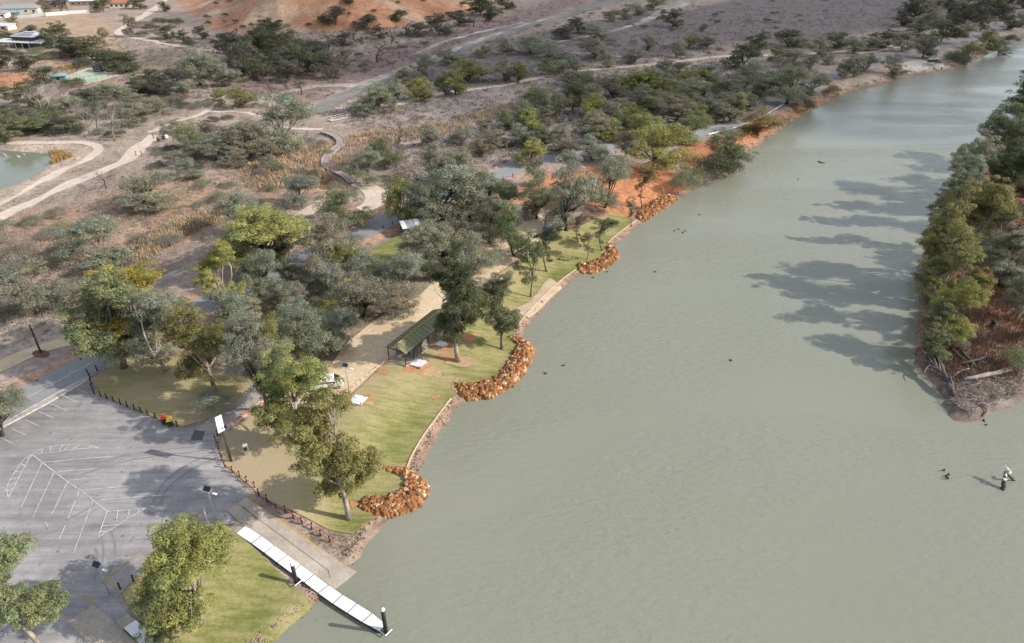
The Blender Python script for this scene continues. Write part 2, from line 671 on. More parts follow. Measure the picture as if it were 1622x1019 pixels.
M['deck'] = mat_noise('pale_grating', [(0.3, (0.70, 0.70, 0.69)), (0.7, (0.80, 0.80, 0.79))], 0.8, 0.55, local=False)
M['steel'] = flat('galvanised_steel', (0.42, 0.43, 0.44), 0.45, 0.5)
M['black'] = flat('black_plastic', (0.016, 0.016, 0.017), 0.5)
M['post'] = flat('dark_post', (0.045, 0.035, 0.032), 0.7)
M['bark'] = mat_noise('bark', [(0.35, (0.35, 0.33, 0.31)), (0.52, (0.75, 0.72, 0.69)), (0.7, (1.0, 0.96, 0.92))], 0.9, 0.9, 4.0, 0.2, local=True, stretch=(1, 1, 0.35), tint=True, bump=0.4, bscale=4)
M['leaf'] = mat_leaf('leaf')
M['scrub'] = mat_vcol('scrub', grain=((1.5, 0.2),), bump=0)
M['water'] = mat_water('river_water', (0.236, 0.240, 0.183), (0.254, 0.257, 0.198))
M['pond'] = mat_water('pond_water', (0.17, 0.185, 0.13), (0.20, 0.21, 0.15), 0.05, 0.15)
M['creekw'] = mat_water('creek_water', (0.03, 0.045, 0.06), (0.035, 0.05, 0.07), 0.03, 0.05)
M['rock'] = mat_noise('rock', [(0.3, (0.55, 0.5, 0.45)), (0.55, (1.0, 0.95, 0.9)), (0.75, (1.35, 1.35, 1.3))], 1.3, 0.85, local=True, tint=True, bump=0.4, bscale=4)
M['red'] = flat('red_plastic', (0.62, 0.05, 0.03), 0.45)
M['orange'] = flat('orange_plastic', (0.75, 0.10, 0.035), 0.5)
M['yellow'] = flat('yellow_plastic', (0.72, 0.46, 0.02), 0.45)
M['green_bin'] = flat('dark_green_plastic', (0.025, 0.05, 0.03), 0.5)
M['blue'] = flat('blue_paint', (0.03, 0.10, 0.50), 0.5)
M['timber'] = mat_noise('weathered_timber', [(0.3, (0.27, 0.21, 0.18)), (0.7, (0.42, 0.34, 0.30))], 0.8, 0.85)
M['brown_timber'] = mat_noise('pole_timber', [(0.3, (0.06, 0.035, 0.025)), (0.7, (0.11, 0.07, 0.05))], 1.5, 0.9, local=True)
M['roof_green'] = mat_noise('green_roof_sheet', [(0.3, (0.17, 0.165, 0.085)), (0.7, (0.21, 0.20, 0.105))], 0.5, 0.45, local=True, spec=0.4)
M['roof_white'] = flat('pale_roof_sheet', (0.62, 0.62, 0.61), 0.45)
M['roof_grey'] = flat('grey_roof_sheet', (0.30, 0.31, 0.32), 0.5)
M['roof_red'] = flat('red_tiles', (0.36, 0.16, 0.09), 0.8)
M['wall_cream'] = flat('cream_wall', (0.60, 0.54, 0.44), 0.85, var=0.05)
M['wall_dark'] = flat('dark_wall', (0.06, 0.055, 0.052), 0.8)
M['wall_brown'] = flat('brown_wall', (0.25, 0.18, 0.13), 0.85)
M['fence_blue'] = flat('blue_grey_fence', (0.33, 0.37, 0.38), 0.6)
M['fence_white'] = flat('pale_fence', (0.60, 0.58, 0.55), 0.7)
M['teal'] = flat('teal_sheet', (0.24, 0.38, 0.37), 0.5)
M['court'] = mat_noise('court_surface', [(0.3, (0.36, 0.42, 0.30)), (0.7, (0.45, 0.50, 0.37))], 0.25, 0.9)
M['glass'] = flat('dark_glass', (0.02, 0.024, 0.03), 0.08, spec=0.6)
M['solar'] = flat('solar_cells', (0.02, 0.025, 0.05), 0.12, spec=0.6)
M['car_white'] = flat('white_car_paint', (0.74, 0.74, 0.73), 0.25, var=0.02)
M['car_blue'] = flat('blue_car_paint', (0.16, 0.23, 0.36), 0.25, var=0.02)
M['tyre'] = flat('tyre', (0.02, 0.02, 0.02), 0.85)
M['rim'] = flat('rim', (0.5, 0.5, 0.5), 0.35, 0.7)
M['skin'] = flat('skin', (0.45, 0.28, 0.2), 0.6)
M['cloth_dark'] = flat('dark_cloth', (0.04, 0.04, 0.06), 0.9)
M['cloth_grey'] = flat('grey_cloth', (0.16, 0.15, 0.16), 0.9)
M['mat_tan'] = mat_noise('jute_mat', [(0.3, (0.42, 0.31, 0.20)), (0.7, (0.55, 0.43, 0.30))], 0.5, 0.95, 2.5, 0.15, bump=0.3, stretch=(1, 1, 1))
M['bird_white'] = flat('white_feathers', (0.75, 0.74, 0.72), 0.8)
M['bird_dark'] = flat('dark_feathers', (0.05, 0.045, 0.04), 0.8)
M['pad'] = mat_noise('white_sheet', [(0.3, (0.68, 0.68, 0.68)), (0.7, (0.80, 0.80, 0.80))], 1.6, 0.7, bump=0.25, bscale=2.5)

# ------------------------------------------------------------------ terrain sheet
def axis(lo, hi, step, far_lo, far_hi, g=1.035):
    mid = list(np.arange(lo, hi + 1e-6, step))
    a, s = [], step
    x = lo
    while x > far_lo:
        s *= g
        x -= s
        a.append(x)
    b, s = [], step
    x = hi
    while x < far_hi:
        s *= g
        x += s
        b.append(x)
    return np.array(a[::-1] + mid + b)


XS = axis(-150, 170, 1.25, -5000, 6000, 1.035)
YS = axis(30, 250, 1.25, -250, 7000, 1.022)
GX, GY = np.meshgrid(XS, YS)
gx, gy = GX.ravel(), GY.ravel()
gz = height(gx, gy)

ROAD_PX = [(-260, 770), (-60, 676), (37, 633), (100, 600), (172, 561), (240, 527), (310, 494), (350, 473), (450, 425), (530, 388), (606, 353),
           (680, 321), (750, 293), (830, 263), (900, 247), (980, 233), (1060, 221), (1130, 207), (1180, 190), (1217, 168), (1270, 141),
           (1318, 121), (1393, 96), (1455, 83), (1543, 60), (1600, 38), (1660, 12), (1730, -15)]
ROAD = catmull(PP(ROAD_PX), 5)

zone_base = np.array([0.34, 0.265, 0.215])
col = np.tile(zone_base, (len(gx), 1))


def zone(px_poly, c, soft=3.0, strength=1.0, noise_s=9.0, noise_a=3.0, z=2.2, world=None):
    global col
    poly = PP(px_poly, z) if world is None else world
    d = sdf(gx, gy, poly) + noise_a * fbm(gx, gy, noise_s)
    w = (sstep(-soft, soft, d) * strength)[:, None]
    col = col * (1 - w) + np.array(c) * w


RED, RUST, TAN, MAUVE, PALE, GREY = (0.50, 0.215, 0.105), (0.36, 0.215, 0.13), (0.46, 0.34, 0.23), (0.175, 0.142, 0.132), (0.47, 0.37, 0.29), (0.20, 0.17, 0.145)
big = fbm(gx, gy, 60)
col = col * (1 + 0.10 * big)[:, None]
# floodplain in broad patches
zone([(560, 130), (900, 40), (1300, -20), (1700, -20), (1622, 20), (1300, 60), (1000, 90), (820, 120), (640, 150)], MAUVE, 8, 1, 30, 8)
zone([(380, 90), (560, 90), (760, 40), (900, -10), (960, -10), (800, 60), (640, 115), (500, 160), (380, 150)], (0.25, 0.175, 0.155), 6, 1, 20, 5)
zone([(-50, 340), (200, 300), (360, 300), (420, 260), (520, 230), (560, 300), (470, 330), (350, 330), (300, 380), (200, 440), (-50, 440)], RUST, 5, .55, 14, 7)
zone([(200, 300), (500, 240), (520, 290), (430, 300), (300, 330), (240, 380), (160, 400)], (0.42, 0.27, 0.17), 4, .55, 9, 5)
zone([(-50, 20), (130, 22), (190, 45), (220, 100), (290, 90), (360, 82), (330, 110), (250, 115), (160, 90), (60, 60), (-50, 60)], (0.40, 0.28, 0.18), 5, .8, 18, 5)
zone([(180, 62), (290, 80), (270, 110), (220, 112), (175, 80)], (0.29, 0.23, 0.17), 4, .9, 18, 4)
zone([(-60, 112), (50, 116), (60, 128), (30, 140), (-60, 140)], (0.46, 0.22, 0.115), 3, 1, 9, 3)
zone([(70, 98), (130, 96), (185, 112), (200, 125), (140, 140), (90, 130)], (0.42, 0.25, 0.15), 3, .9, 9, 3)
zone([(-60, 232), (60, 228), (150, 230), (140, 255), (60, 300), (-60, 350)], PALE, 3, .85, 8, 3)
zone([(560, 215), (812, 160), (830, 178), (700, 215), (600, 225)], (0.42, 0.28, 0.15), 2.5, .9, 8, 2.5)
zone([(400, 235), (520, 228), (545, 255), (500, 300), (420, 300)], (0.46, 0.31, 0.19), 3, .8, 8, 3)
zone([(640, 160), (830, 130), (1100, 100), (1240, 90), (1240, 150), (1120, 205), (900, 240), (700, 250), (600, 215)], (0.31, 0.255, 0.22), 6, .8, 20, 6)
zone([(560, 160), (700, 150), (820, 140), (820, 165), (640, 190), (560, 195)], (0.36, 0.295, 0.255), 4, .8, 14, 4)
zone([(-60, 500), (120, 495), (150, 530), (60, 550), (-60, 590)], (0.46, 0.38, 0.32), 3, .8, 9, 3)
# red earth by the river works and along the road
zone([(790, 318), (850, 280), (900, 268), (960, 262), (1055, 262), (1098, 288), (1082, 306), (1035, 322), (990, 340), (955, 332), (905, 318), (850, 330)], RED, 2.2, 1, 7, 1.8)
zone([(930, 330), (960, 333), (930, 355), (905, 362), (880, 372), (872, 366), (900, 348)], (0.15, 0.085, 0.06), 1, .9, 4, .6)
zone([(1060, 245), (1110, 222), (1150, 214), (1200, 190), (1235, 172), (1240, 190), (1215, 205), (1170, 232), (1100, 262)], (0.40, 0.165, 0.075), 2, .95, 7, 1.6)
zone([(1230, 180), (1300, 150), (1330, 140), (1330, 158), (1270, 190)], (0.36, 0.19, 0.10), 2, .8, 7, 1.5)
zone([(1300, 140), (1400, 105), (1480, 92), (1500, 112), (1430, 128), (1360, 145), (1310, 160)], (0.40, 0.31, 0.24), 2.5, .9, 8, 2)
zone([(1420, 100), (1490, 92), (1500, 108), (1450, 116)], (0.50, 0.44, 0.38), 2, .9, 6, 2)
zone([(560, 322), (640, 310), (720, 300), (760, 300), (700, 335), (600, 345), (560, 350)], (0.35, 0.19, 0.11), 3, .7, 9, 2)
zone([(600, 360), (700, 335), (770, 320), (800, 350), (760, 385), (650, 400), (600, 395)], (0.21, 0.135, 0.105), 3, .85, 9, 2)
# verge along the road
dr_ = seg_dist(gx, gy, ROAD, False) + 0.5 * fbm(gx, gy, 6)
w_ = (sstep(7.2, 5.0, dr_) * 0.85)[:, None]
vc = np.where((gy < 190)[:, None], np.array([0.45, 0.27, 0.19]), np.array([0.37, 0.29, 0.235]))
col = col * (1 - w_) + vc * w_
# darker brown ground on the road island side and under the park trees
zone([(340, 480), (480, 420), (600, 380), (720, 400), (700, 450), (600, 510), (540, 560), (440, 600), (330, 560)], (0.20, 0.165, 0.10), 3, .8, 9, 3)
# hill of red and ochre earth
dh_ = sdf(gx, gy, HILL)
hw = sstep(-1, 4, dh_ + 1.5 * fbm(gx, gy, 10))[:, None]
oc = np.array([0.46, 0.235, 0.135]) * (1 + 0.22 * fbm(gx, gy, 22))[:, None]
oc2 = np.array([0.52, 0.38, 0.26])
k_ = sstep(0.1, 0.8, fbm(gx + 70, gy * 1.4, 34))[:, None]
col = col * (1 - hw) + (oc * (1 - k_ * 0.75) + oc2 * k_ * 0.75) * hw
# island: rusty dry grass and grey litter at the tip
si_ = sdf(gx, gy, ISL)
wi = sstep(-0.5, 1.0, si_)[:, None]
tipw = sstep(0, 12, (G(1530, 560, 2.0)[1] - gy) + 3 * fbm(gx, gy, 6))[:, None]
ic = np.array([0.235, 0.140, 0.095]) * (1 + 0.2 * fbm(gx, gy, 9))[:, None] * (1 - tipw) + np.array([0.215, 0.168, 0.142]) * (1 + .22 * fbm(gx, gy, 3.3))[:, None] * tipw
col = col * (1 - wi) + ic * wi
# river margin: pale sand beach, dark wet line
sl_ = sdf(gx, gy, LAND)
ws = (sstep(2.2, 0.9, sl_) * (sl_ > -4))[:, None] * (si_ < 0)[:, None]
bc = np.where((gy < 190)[:, None], np.array([0.40, 0.265, 0.185]), np.array([0.30, 0.20, 0.125]))
col = col * (1 - ws) + bc * ws
wt = (sstep(0.7, 0.1, np.maximum(sl_, si_)) * 0.6)[:, None]
col = col * (1 - wt) + np.array([0.12, 0.09, 0.065]) * wt
# near bank between ramp and first groyne, bare soil
zone([(440, 800), (520, 815), (570, 808), (612, 822), (590, 850), (568, 890), (556, 897), (500, 862)], (0.36, 0.265, 0.20), 1.2, .9, 3, .8)
zone([(470, 815), (520, 820), (560, 835), (540, 860), (500, 850)], (0.27, 0.21, 0.155), 1.2, .6, 2.5, .8)
tip2 = sstep(-0.5, 1.0, si_)[:, None] * tipw
pat = sstep(0.35, 0.75, fbm(gx * 1.0, gy * 1.0, 2.4))[:, None] * tip2
col = col * (1 - 0.7 * pat) + np.array([0.42, 0.37, 0.33]) * 0.7 * pat
pat = sstep(0.2, 0.7, fbm(gx + 40, gy - 9, 1.9))[:, None] * tip2
col = col * (1 - 0.75 * pat) + np.array([0.10, 0.085, 0.07]) * 0.75 * pat
col = np.clip(col, 0.02, 0.9)

nx, ny = len(XS), len(YS)
ii = np.arange(nx * ny).reshape(ny, nx)
quads = np.stack([ii[:-1, :-1], ii[:-1, 1:], ii[1:, 1:], ii[1:, :-1]], -1).reshape(-1, 4)
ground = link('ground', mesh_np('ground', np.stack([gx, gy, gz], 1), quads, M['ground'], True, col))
struct(ground)

# river, pond and creek sheets
wq = [(-700, -300, 0), (6000, -300, 0), (6000, 4000, 0), (-700, 4000, 0)]
struct(link('river', mesh_np('river', wq, [[0, 1, 2, 3]], M['water'])))


def disc_sheet(name, poly, z, mat, grow=2.5):
    c = poly.mean(0)
    d = poly - c
    Q = c + d * (1 + grow / np.linalg.norm(d, axis=1, keepdims=True))
    me = bpy.data.meshes.new(name)
    me.from_pydata([(a, b, z) for a, b in Q], [], [tuple(range(len(Q)))])
    me.materials.append(mat)
    return struct(link(name, me))


disc_sheet('pond', POND, 1.62, M['pond'], 1.6)
disc_sheet('creek_pool', CREEK, 1.75, M['creekw'], 0.6)


# ------------------------------------------------------------------ sheets laid on the terrain
EXCL = []          # areas where no scrub grows


def sheet(name, poly, off, mat, colfn=None, excl=True, cut=True):
    bm = bmesh.new()
    vs = [bm.verts.new((a, b, 0)) for a, b in np.asarray(poly)[:, :2]]
    bm.faces.new(vs)
    x0, y0 = np.min(poly, 0)[:2]
    x1, y1 = np.max(poly, 0)[:2]
    if cut:
        for x in XS[(XS > x0) & (XS < x1)]:
            bmesh.ops.bisect_plane(bm, geom=bm.verts[:] + bm.edges[:] + bm.faces[:], plane_co=(x, 0, 0), plane_no=(1, 0, 0), dist=1e-5)
        for y in YS[(YS > y0) & (YS < y1)]:
            bmesh.ops.bisect_plane(bm, geom=bm.verts[:] + bm.edges[:] + bm.faces[:], plane_co=(0, y, 0), plane_no=(0, 1, 0), dist=1e-5)
    bm.normal_update()
    for f in bm.faces:
        if f.normal.z < 0:
            f.normal_flip()
    me = bpy.data.meshes.new(name)
    bm.to_mesh(me)
    bm.free()
    n = len(me.vertices)
    co = np.empty(n * 3, np.float32)
    me.vertices.foreach_get('co', co)
    co = co.reshape(-1, 3)
    co[:, 2] = height(co[:, 0], co[:, 1]) + off
    me.vertices.foreach_set('co', co.ravel())
    if colfn:
        a = me.color_attributes.new('col', 'FLOAT_COLOR', 'POINT')
        c = np.ones((n, 4), np.float32)
        c[:, :3] = colfn(co[:, 0].astype(float), co[:, 1].astype(float))
        a.data.foreach_set('color', c.ravel())
    me.polygons.foreach_set('use_smooth', np.ones(len(me.polygons), bool))
    me.materials.append(mat)
    me.update()
    if excl:
        EXCL.append(np.asarray(poly)[:, :2])
    return struct(link(name, me))


def ribbon(name, pts, w, off, mat, edge=0.25, n=5, z=2.2, world=False, excl=True, seed=1, kind=True):
    C = np.asarray(pts, float) if world else catmull(PP(pts, z), n)
    # even steps
    d = np.r_[0, np.cumsum(np.linalg.norm(np.diff(C, axis=0), axis=1))]
    m = max(4, int(d[-1] / 2.0))
    s = np.linspace(0, d[-1], m)
    C = np.stack([np.interp(s, d, C[:, 0]), np.interp(s, d, C[:, 1])], 1)
    t = np.gradient(C, axis=0)
    t /= np.linalg.norm(t, axis=1, keepdims=True) + 1e-9
    nr = np.stack([-t[:, 1], t[:, 0]], 1)
    rr = np.random.default_rng(seed)
    ww = np.interp(s / d[-1], np.linspace(0, 1, len(w)), w) if hasattr(w, '__len__') else np.full(m, w)

    def sm(a):
        k = np.array([1, 2, 3, 2, 1]) / 9
        return np.convolve(np.pad(a, 2, 'edge'), k, 'valid')
    eL = sm(rr.normal(0, edge, m)) * 1.6
    eR = sm(rr.normal(0, edge, m)) * 1.6
    L = C + nr * (ww / 2 + eL)[:, None]
    Rr = C - nr * (ww / 2 + eR)[:, None]
    k = 5
    V = np.stack([L + (Rr - L) * a for a in np.linspace(0, 1, k)], 1).reshape(-1, 2)
    zz = height(V[:, 0], V[:, 1]) + off + 0.0003 * np.maximum(V[:, 1] - 150, 0)
    idx = np.arange(m * k).reshape(m, k)
    q = np.stack([idx[:-1, :-1], idx[:-1, 1:], idx[1:, 1:], idx[1:, :-1]], -1).reshape(-1, 4)
    o = link(name, mesh_np(name, np.c_[V, zz], q, mat, True))
    if excl:
        EXCL.append(np.vstack([L, Rr[::-1]]))
    return struct(o) if kind else o


def inset(i0, i1, dist):
    Q = catmull(shore[i0:i1], 3)
    t = np.gradient(Q, axis=0)
    t /= np.linalg.norm(t, axis=1, keepdims=True)
    nr = np.stack([-t[:, 1], t[:, 0]], 1)
    return Q + nr * dist


si0 = SHORE_PX.index((611, 822))
# road and car park
ribbon('road', ROAD, 7.0, 0.05, M['road'], 0.04, world=True)
CARPARK_PX = [(147, 600), (150, 625), (215, 652), (262, 673), (290, 681), (322, 672), (338, 664), (352, 676), (343, 690), (341, 703), (350, 732),
              (366, 752), (386, 772), (391, 789), (360, 810), (376, 826), (360, 831), (340, 832), (322, 842), (262, 886), (214, 915), (200, 932),
              (186, 946), (192, 960), (205, 975), (240, 1010), (262, 1040), (140, 1080), (-120, 1090), (-330, 900), (-260, 790), (-100, 716), (20, 668), (66, 641), (141, 600)]
sheet('car_park', PP(CARPARK_PX), 0.035, M['asphalt'])
ribbon('park_road', [(335, 686), (360, 660), (392, 633), (420, 610), (450, 590), (480, 560)], 4.2, 0.085, M['parkroad'], 0.1)
# gravel yards and paths
GRAVEL_PX = [(352, 690), (385, 664), (425, 640), (470, 641), (505, 640), (555, 625), (600, 583), (640, 560), (690, 523), (740, 472), (790, 432), (815, 414), (850, 386),
             (880, 369), (893, 367), (908, 335), (884, 325), (852, 340), (822, 358), (790, 376), (745, 398), (705, 428), (665, 468), (622, 490), (584, 515),
             (548, 545), (522, 582), (484, 610), (444, 622), (404, 632), (362, 660), (338, 680)]
sheet('gravel_yard', PP(GRAVEL_PX), 0.07, M['gravel'])
PATHS = [
    ('gravel_path', [(-80, 612), (0, 580), (60, 556), (110, 543), (152, 537)], 3.6, 'gravel'),
    ('sand_path', [(-60, 372), (0, 345), (50, 321), (130, 284), (200, 254), (222, 234), (238, 222), (246, 207)], [3.6, 3.4, 3.6, 5.5, 3.0], 'sand'),
    ('sand_path', [(246, 207), (275, 194), (305, 186), (327, 176), (343, 158), (338, 146), (300, 145), (274, 148)], 2.2, 'sand'),
    ('sand_path', [(-50, 226), (0, 226), (70, 227), (120, 226), (150, 230), (158, 238), (142, 252), (100, 270), (60, 292), (20, 314), (-40, 340)], 2.6, 'sand'),
    ('sand_path', [(327, 177), (370, 178), (400, 181), (425, 192), (445, 203), (480, 205), (511, 206)], 2.6, 'sand'),
    ('dirt_track', [(290, -25), (262, 0), (240, 18), (200, 42), (187, 51), (203, 59), (240, 65), (295, 76), (365, 85)], [5, 5, 6, 4, 4], 'sand'),
    ('sand_path', [(560, 290), (580, 297), (598, 308), (592, 322), (570, 332)], [3, 6, 5], 'sand'),
    ('sand_path', [(522, 318), (492, 334), (470, 348), (462, 362), (470, 378), (455, 400)], 3.2, 'sand'),
    ('salt_track', [(395, 160), (413, 156), (456, 147), (493, 139), (541, 136), (575, 137)], [3.5, 4, 5, 7], 'salt'),
    ('creek_bed', [(500, 180), (530, 160), (575, 140), (640, 114), (700, 88), (760, 66), (812, 48), (900, 22), (1000, -8)], [7, 10, 12, 14, 14], 'bed'),
    ('salt_crust', [(570, 135), (640, 110), (700, 86), (760, 64), (812, 46), (880, 26)], [6, 3.5, 5, 3, 4], 'salt'),
    ('salt_crust', [(655, 88), (700, 68), (760, 52), (830, 36)], [2, 4, 5, 2], 'salt'),
    ('dirt_track', [(612, 170), (690, 151), (760, 141), (812, 133), (880, 118), (930, 112), (1040, 102), (1100, 95), (1150, 90), (1222, 88), (1300, 85), (1400, 75), (1450, 68), (1500, 50)], 4.2, 'sand'),
    ('salt_track', [(880, 68), (940, 57), (985, 46), (1012, 38), (1035, 28), (1062, 15), (1100, 0), (1140, -15)], [3.5, 5, 12, 7, 6], 'salt'),
    ('salt_track', [(900, 84), (950, 88), (1000, 92), (1050, 97), (1090, 100)], 2.5, 'salt'),
    ('dirt_track', [(1360, 86), (1420, 76), (1470, 68), (1530, 52)], 3.5, 'sand'),
]
for k, (nm, pts, w, mk) in enumerate(PATHS):
    ribbon(nm, pts, w, 0.06 + 0.004 * (k % 4), M[mk], 0.5, seed=k + 5)

# lawns
G_, D_, Y_ = np.array([0.165, 0.180, 0.045]), np.array([0.345, 0.280, 0.150]), np.array([0.265, 0.245, 0.090])


def lawn_col(dry_bias):
    def fn(x, y):
        db = dry_bias(x, y) if callable(dry_bias) else dry_bias
        d = np.clip(db + 0.16 * fbm(x, y, 12), 0, 1)
        return np.stack([d, d, d], 1)
    return fn


def lawn1_dry(x, y):
    u = depth_at(x, y, 1.5)
    px = CX + F * x / u
    # drier towards the car park, greener along the water's edge
    sl = sdf(x, y, LAND)
    return np.clip(0.42 + 0.022 * (sl - 9) + 0.42 * sstep(570, 450, px), 0.08, 1.0)


LAWN1 = np.vstack([PP([(352, 692), (385, 668), (425, 643), (470, 643), (505, 643), (557, 627), (602, 584), (642, 561), (692, 524), (742, 473), (792, 433), (817, 415), (852, 387),
                       (882, 370), (905, 363), (940, 345), (975, 331)]),
                   inset(SHORE_PX.index((626, 816)), SHORE_PX.index((1017, 354)) + 1, 1.5)[::-1],
                   PP([(556, 830), (520, 826), (480, 812), (440, 800), (412, 786), (396, 770), (372, 750), (356, 735), (347, 706)])])
# one sheet of turf from the ramp to the last rocks
sheet('lawn', LAWN1, 0.10, M['lawn'], lawn_col(lawn1_dry))
LAWN2_PX = [(150, 607), (165, 590), (186, 577), (215, 563), (250, 556), (300, 575), (350, 590), (402, 600), (385, 628), (350, 655), (330, 664), (318, 668), (288, 677), (262, 669), (215, 648), (160, 627)]
sheet('lawn', PP(LAWN2_PX), 0.09, M['lawn'], lawn_col(0.66))
LAWN3_PX = [(319, 845), (340, 834), (362, 838), (376, 846), (400, 866), (440, 897), (492, 938), (486, 950), (452, 976), (430, 998), (402, 1024), (372, 1050), (270, 1060), (236, 1005), (204, 962), (196, 946), (214, 920), (262, 890)]
sheet('lawn', PP(LAWN3_PX, 1.9), 0.09, M['lawn'], lawn_col(lambda x, y: 0.40 + 0.02 * (sdf(x, y, LAND) - 8)))
sheet('lawn', PP([(575, 408), (612, 384), (632, 372), (645, 382), (640, 408), (610, 425), (575, 445), (548, 475), (525, 500), (492, 510), (500, 480), (535, 440)]), 0.09, M['lawn'], lawn_col(0.22))
# bare patches
sheet('jute_matting', np.vstack([PP([(812, 483), (838, 470), (852, 455), (862, 440), (872, 432)], 1.8), PP([(891, 451)], 0.9), PP([(876, 465), (850, 492)], 0.75), PP([(838, 500), (828, 497)], 0.9)]), 0.14, M['mat_tan'])
BARE = mat_noise('bare_red_soil', [(0.3, (0.40, 0.18, 0.085)), (0.7, (0.48, 0.25, 0.13))], 0.6, 0.95, 2.0, 0.15, bump=0.3)
BARE2 = mat_noise('bare_tan_soil', [(0.3, (0.36, 0.25, 0.14)), (0.7, (0.45, 0.32, 0.19))], 0.6, 0.95, 2.0, 0.15, bump=0.3)


def blob(px, py, rx, ry, mat, name='bare_soil', off=0.13, seed=0, z=2.0):
    r = np.random.default_rng(seed)
    a = np.linspace(0, 2 * math.pi, 22, endpoint=False)
    k = 1 + 0.16 * np.sin(a * 3 + r.uniform(0, 6)) + 0.12 * np.sin(a * 5 + r.uniform(0, 6)) + r.normal(0, .05, 22)
    pts = [(px + rx * math.cos(t) * q, py + ry * math.sin(t) * q) for t, q in zip(a, k)]
    w = PB([p[0] for p in pts], [p[1] for p in pts])[:, :2]
    return sheet(name, w, off, mat)


for k, b_ in enumerate([(700, 546, 26, 9, BARE), (712, 566, 20, 5, BARE), (672, 590, 10, 5, BARE), (664, 582, 24, 9, BARE), (686, 590, 14, 9, BARE2), (568, 633, 26, 7, BARE),
                        (550, 628, 14, 3, BARE), (742, 536, 14, 8, BARE), (690, 630, 8, 3, BARE), (607, 590, 10, 4, BARE), (722, 612, 6, 11, BARE2), (640, 748, 14, 4, BARE2),
                        (560, 800, 7, 5, BARE), (730, 575, 20, 8, BARE2), (585, 640, 8, 3, BARE2)]):
    blob(*b_[:4], b_[4], off=0.125 + 0.003 * k, seed=k)

# ------------------------------------------------------------------ painted lines on the car park and road
def line_obj(name, segs, w, mat, off=0.075):
    V, Fs = [], []
    for seg in segs:
        Q = PP(seg)
        for a, b in zip(Q[:-1], Q[1:]):
            t = b - a
            L = np.linalg.norm(t)
            if L < 1e-3:
                continue
            t = t / L
            n = np.array([-t[1], t[0]]) * w / 2
            a2, b2 = a, b
            k = len(V)
            for q in (a2 + n, b2 + n, b2 - n, a2 - n):
                V.append((q[0], q[1]))
            Fs.append((k + 3, k + 2, k + 1, k))
    V = np.array(V)
    z = height(V[:, 0], V[:, 1]) + off
    return struct(link(name, mesh_np(name, np.c_[V, z], Fs, mat)))


def curve_px(pts, n=6):
    return [tuple(p) for p in catmull(pts, n)]


leafA = curve_px([(51, 721), (38, 730), (25, 748), (15, 764), (11, 778), (14, 789)])
leafB = [(51, 721), (36, 747), (27, 765), (14, 789)]
leafC = curve_px([(52, 720), (75, 710), (112, 705), (140, 706), (156, 710)])
leafD = curve_px([(59, 720), (85, 718), (110, 714), (140, 711), (156, 710)])
white = [leafA, leafB, leafC, leafD, [(51, 721), (107, 764), (127.5, 777.5), (170, 811)],
         [(67.5, 734), (54, 762), (34, 804)], [(86, 750), (78, 766), (52.5, 820)], [(107, 765), (82.5, 815)], [(119.5, 794), (108, 822)], [(104, 832), (94.5, 854.5)], [(147.5, 794), (117, 876)],
         [(67.5, 734), (120, 729), (176, 724)], [(89, 749), (147.5, 744)], [(107.5, 762), (160, 757)], [(127.5, 777.5), (242.5, 768)], [(160, 792.5), (265, 784.5)],
         [(170, 811), (230, 806), (155.5, 852), (170, 811)], [(187, 810), (185, 823)], [(205, 809), (202, 824)], [(220, 807), (218, 813)], [(163, 834), (186, 832)], [(160, 843), (170, 843)],
         [(124, 778), (124, 786)], [(73, 828), (76, 835)],
         [(122, 617), (139, 624)], [(100, 627.5), (122.5, 637.5)], [(79, 640), (106, 651)], [(62, 653), (85, 663)], [(40, 666), (62.5, 676)], [(20, 680), (41, 690)], [(2, 694), (22, 705)]]
for a, b in zip(np.linspace(0.15, 0.85, 6), np.linspace(0.1, 0.8, 6)):
    p = leafA[int(a * (len(leafA) - 1))]
    i = b * 3
    k = min(int(i), 2)
    q = (leafB[k][0] + (leafB[k + 1][0] - leafB[k][0]) * (i - k), leafB[k][1] + (leafB[k + 1][1] - leafB[k][1]) * (i - k))
    white.append([p, q])
for a in np.linspace(0.2, 0.85, 7):
    p = leafC[int(a * (len(leafC) - 1))]
    q = leafD[int(max(a - .08, 0) * (len(leafD) - 1))]
    white.append([p, q])
line_obj('parking_lines', white, 0.105, M['line'])
line_obj('yellow_lines', [[(319, 810), (296, 826)], [(319, 810), (329, 818)], [(222, 877), (167.5, 917.5), (189, 935)], [(94, 971), (140, 1016), (165, 1045)], [(150, 960), (134, 944)]], 0.14, M['yline'])
cl = [tuple(p) for p in ROAD_PX[1:6]]
line_obj('road_lines', [curve_px(cl, 5)], 0.14, M['line'])
struct(link('asphalt_patch', mesh_np('asphalt_patch', [(*p, H1(*p) + 0.068) for p in PP([(302, 698), (320, 698), (325.5, 682), (308, 682)])], [[0, 1, 2, 3]], M['patch'])))
M['tyremark'] = mat_noise('tyre_mark', [(0.35, (0.20, 0.188, 0.183)), (0.65, (0.28, 0.265, 0.258))], 0.8, 0.9)
line_obj('tyre_marks', [curve_px([(158, 845), (163, 862), (164, 882), (158, 902), (148, 920)]), curve_px([(176, 842), (182, 862), (182, 884), (175, 905), (163, 925)]), curve_px([(150, 868), (156, 885), (152, 905)]),
                        curve_px([(20, 860), (60, 845), (110, 822), (150, 800)]), curve_px([(24, 868), (64, 852), (114, 829), (156, 806)]), curve_px([(345, 715), (300, 735), (260, 765), (240, 800)]), curve_px([(352, 722), (308, 742), (268, 772), (250, 806)]),
                        curve_px([(335, 705), (270, 712), (200, 722), (120, 745)]), curve_px([(338, 712), (275, 720), (205, 730), (128, 753)])], 0.22, M['tyremark'], 0.052)
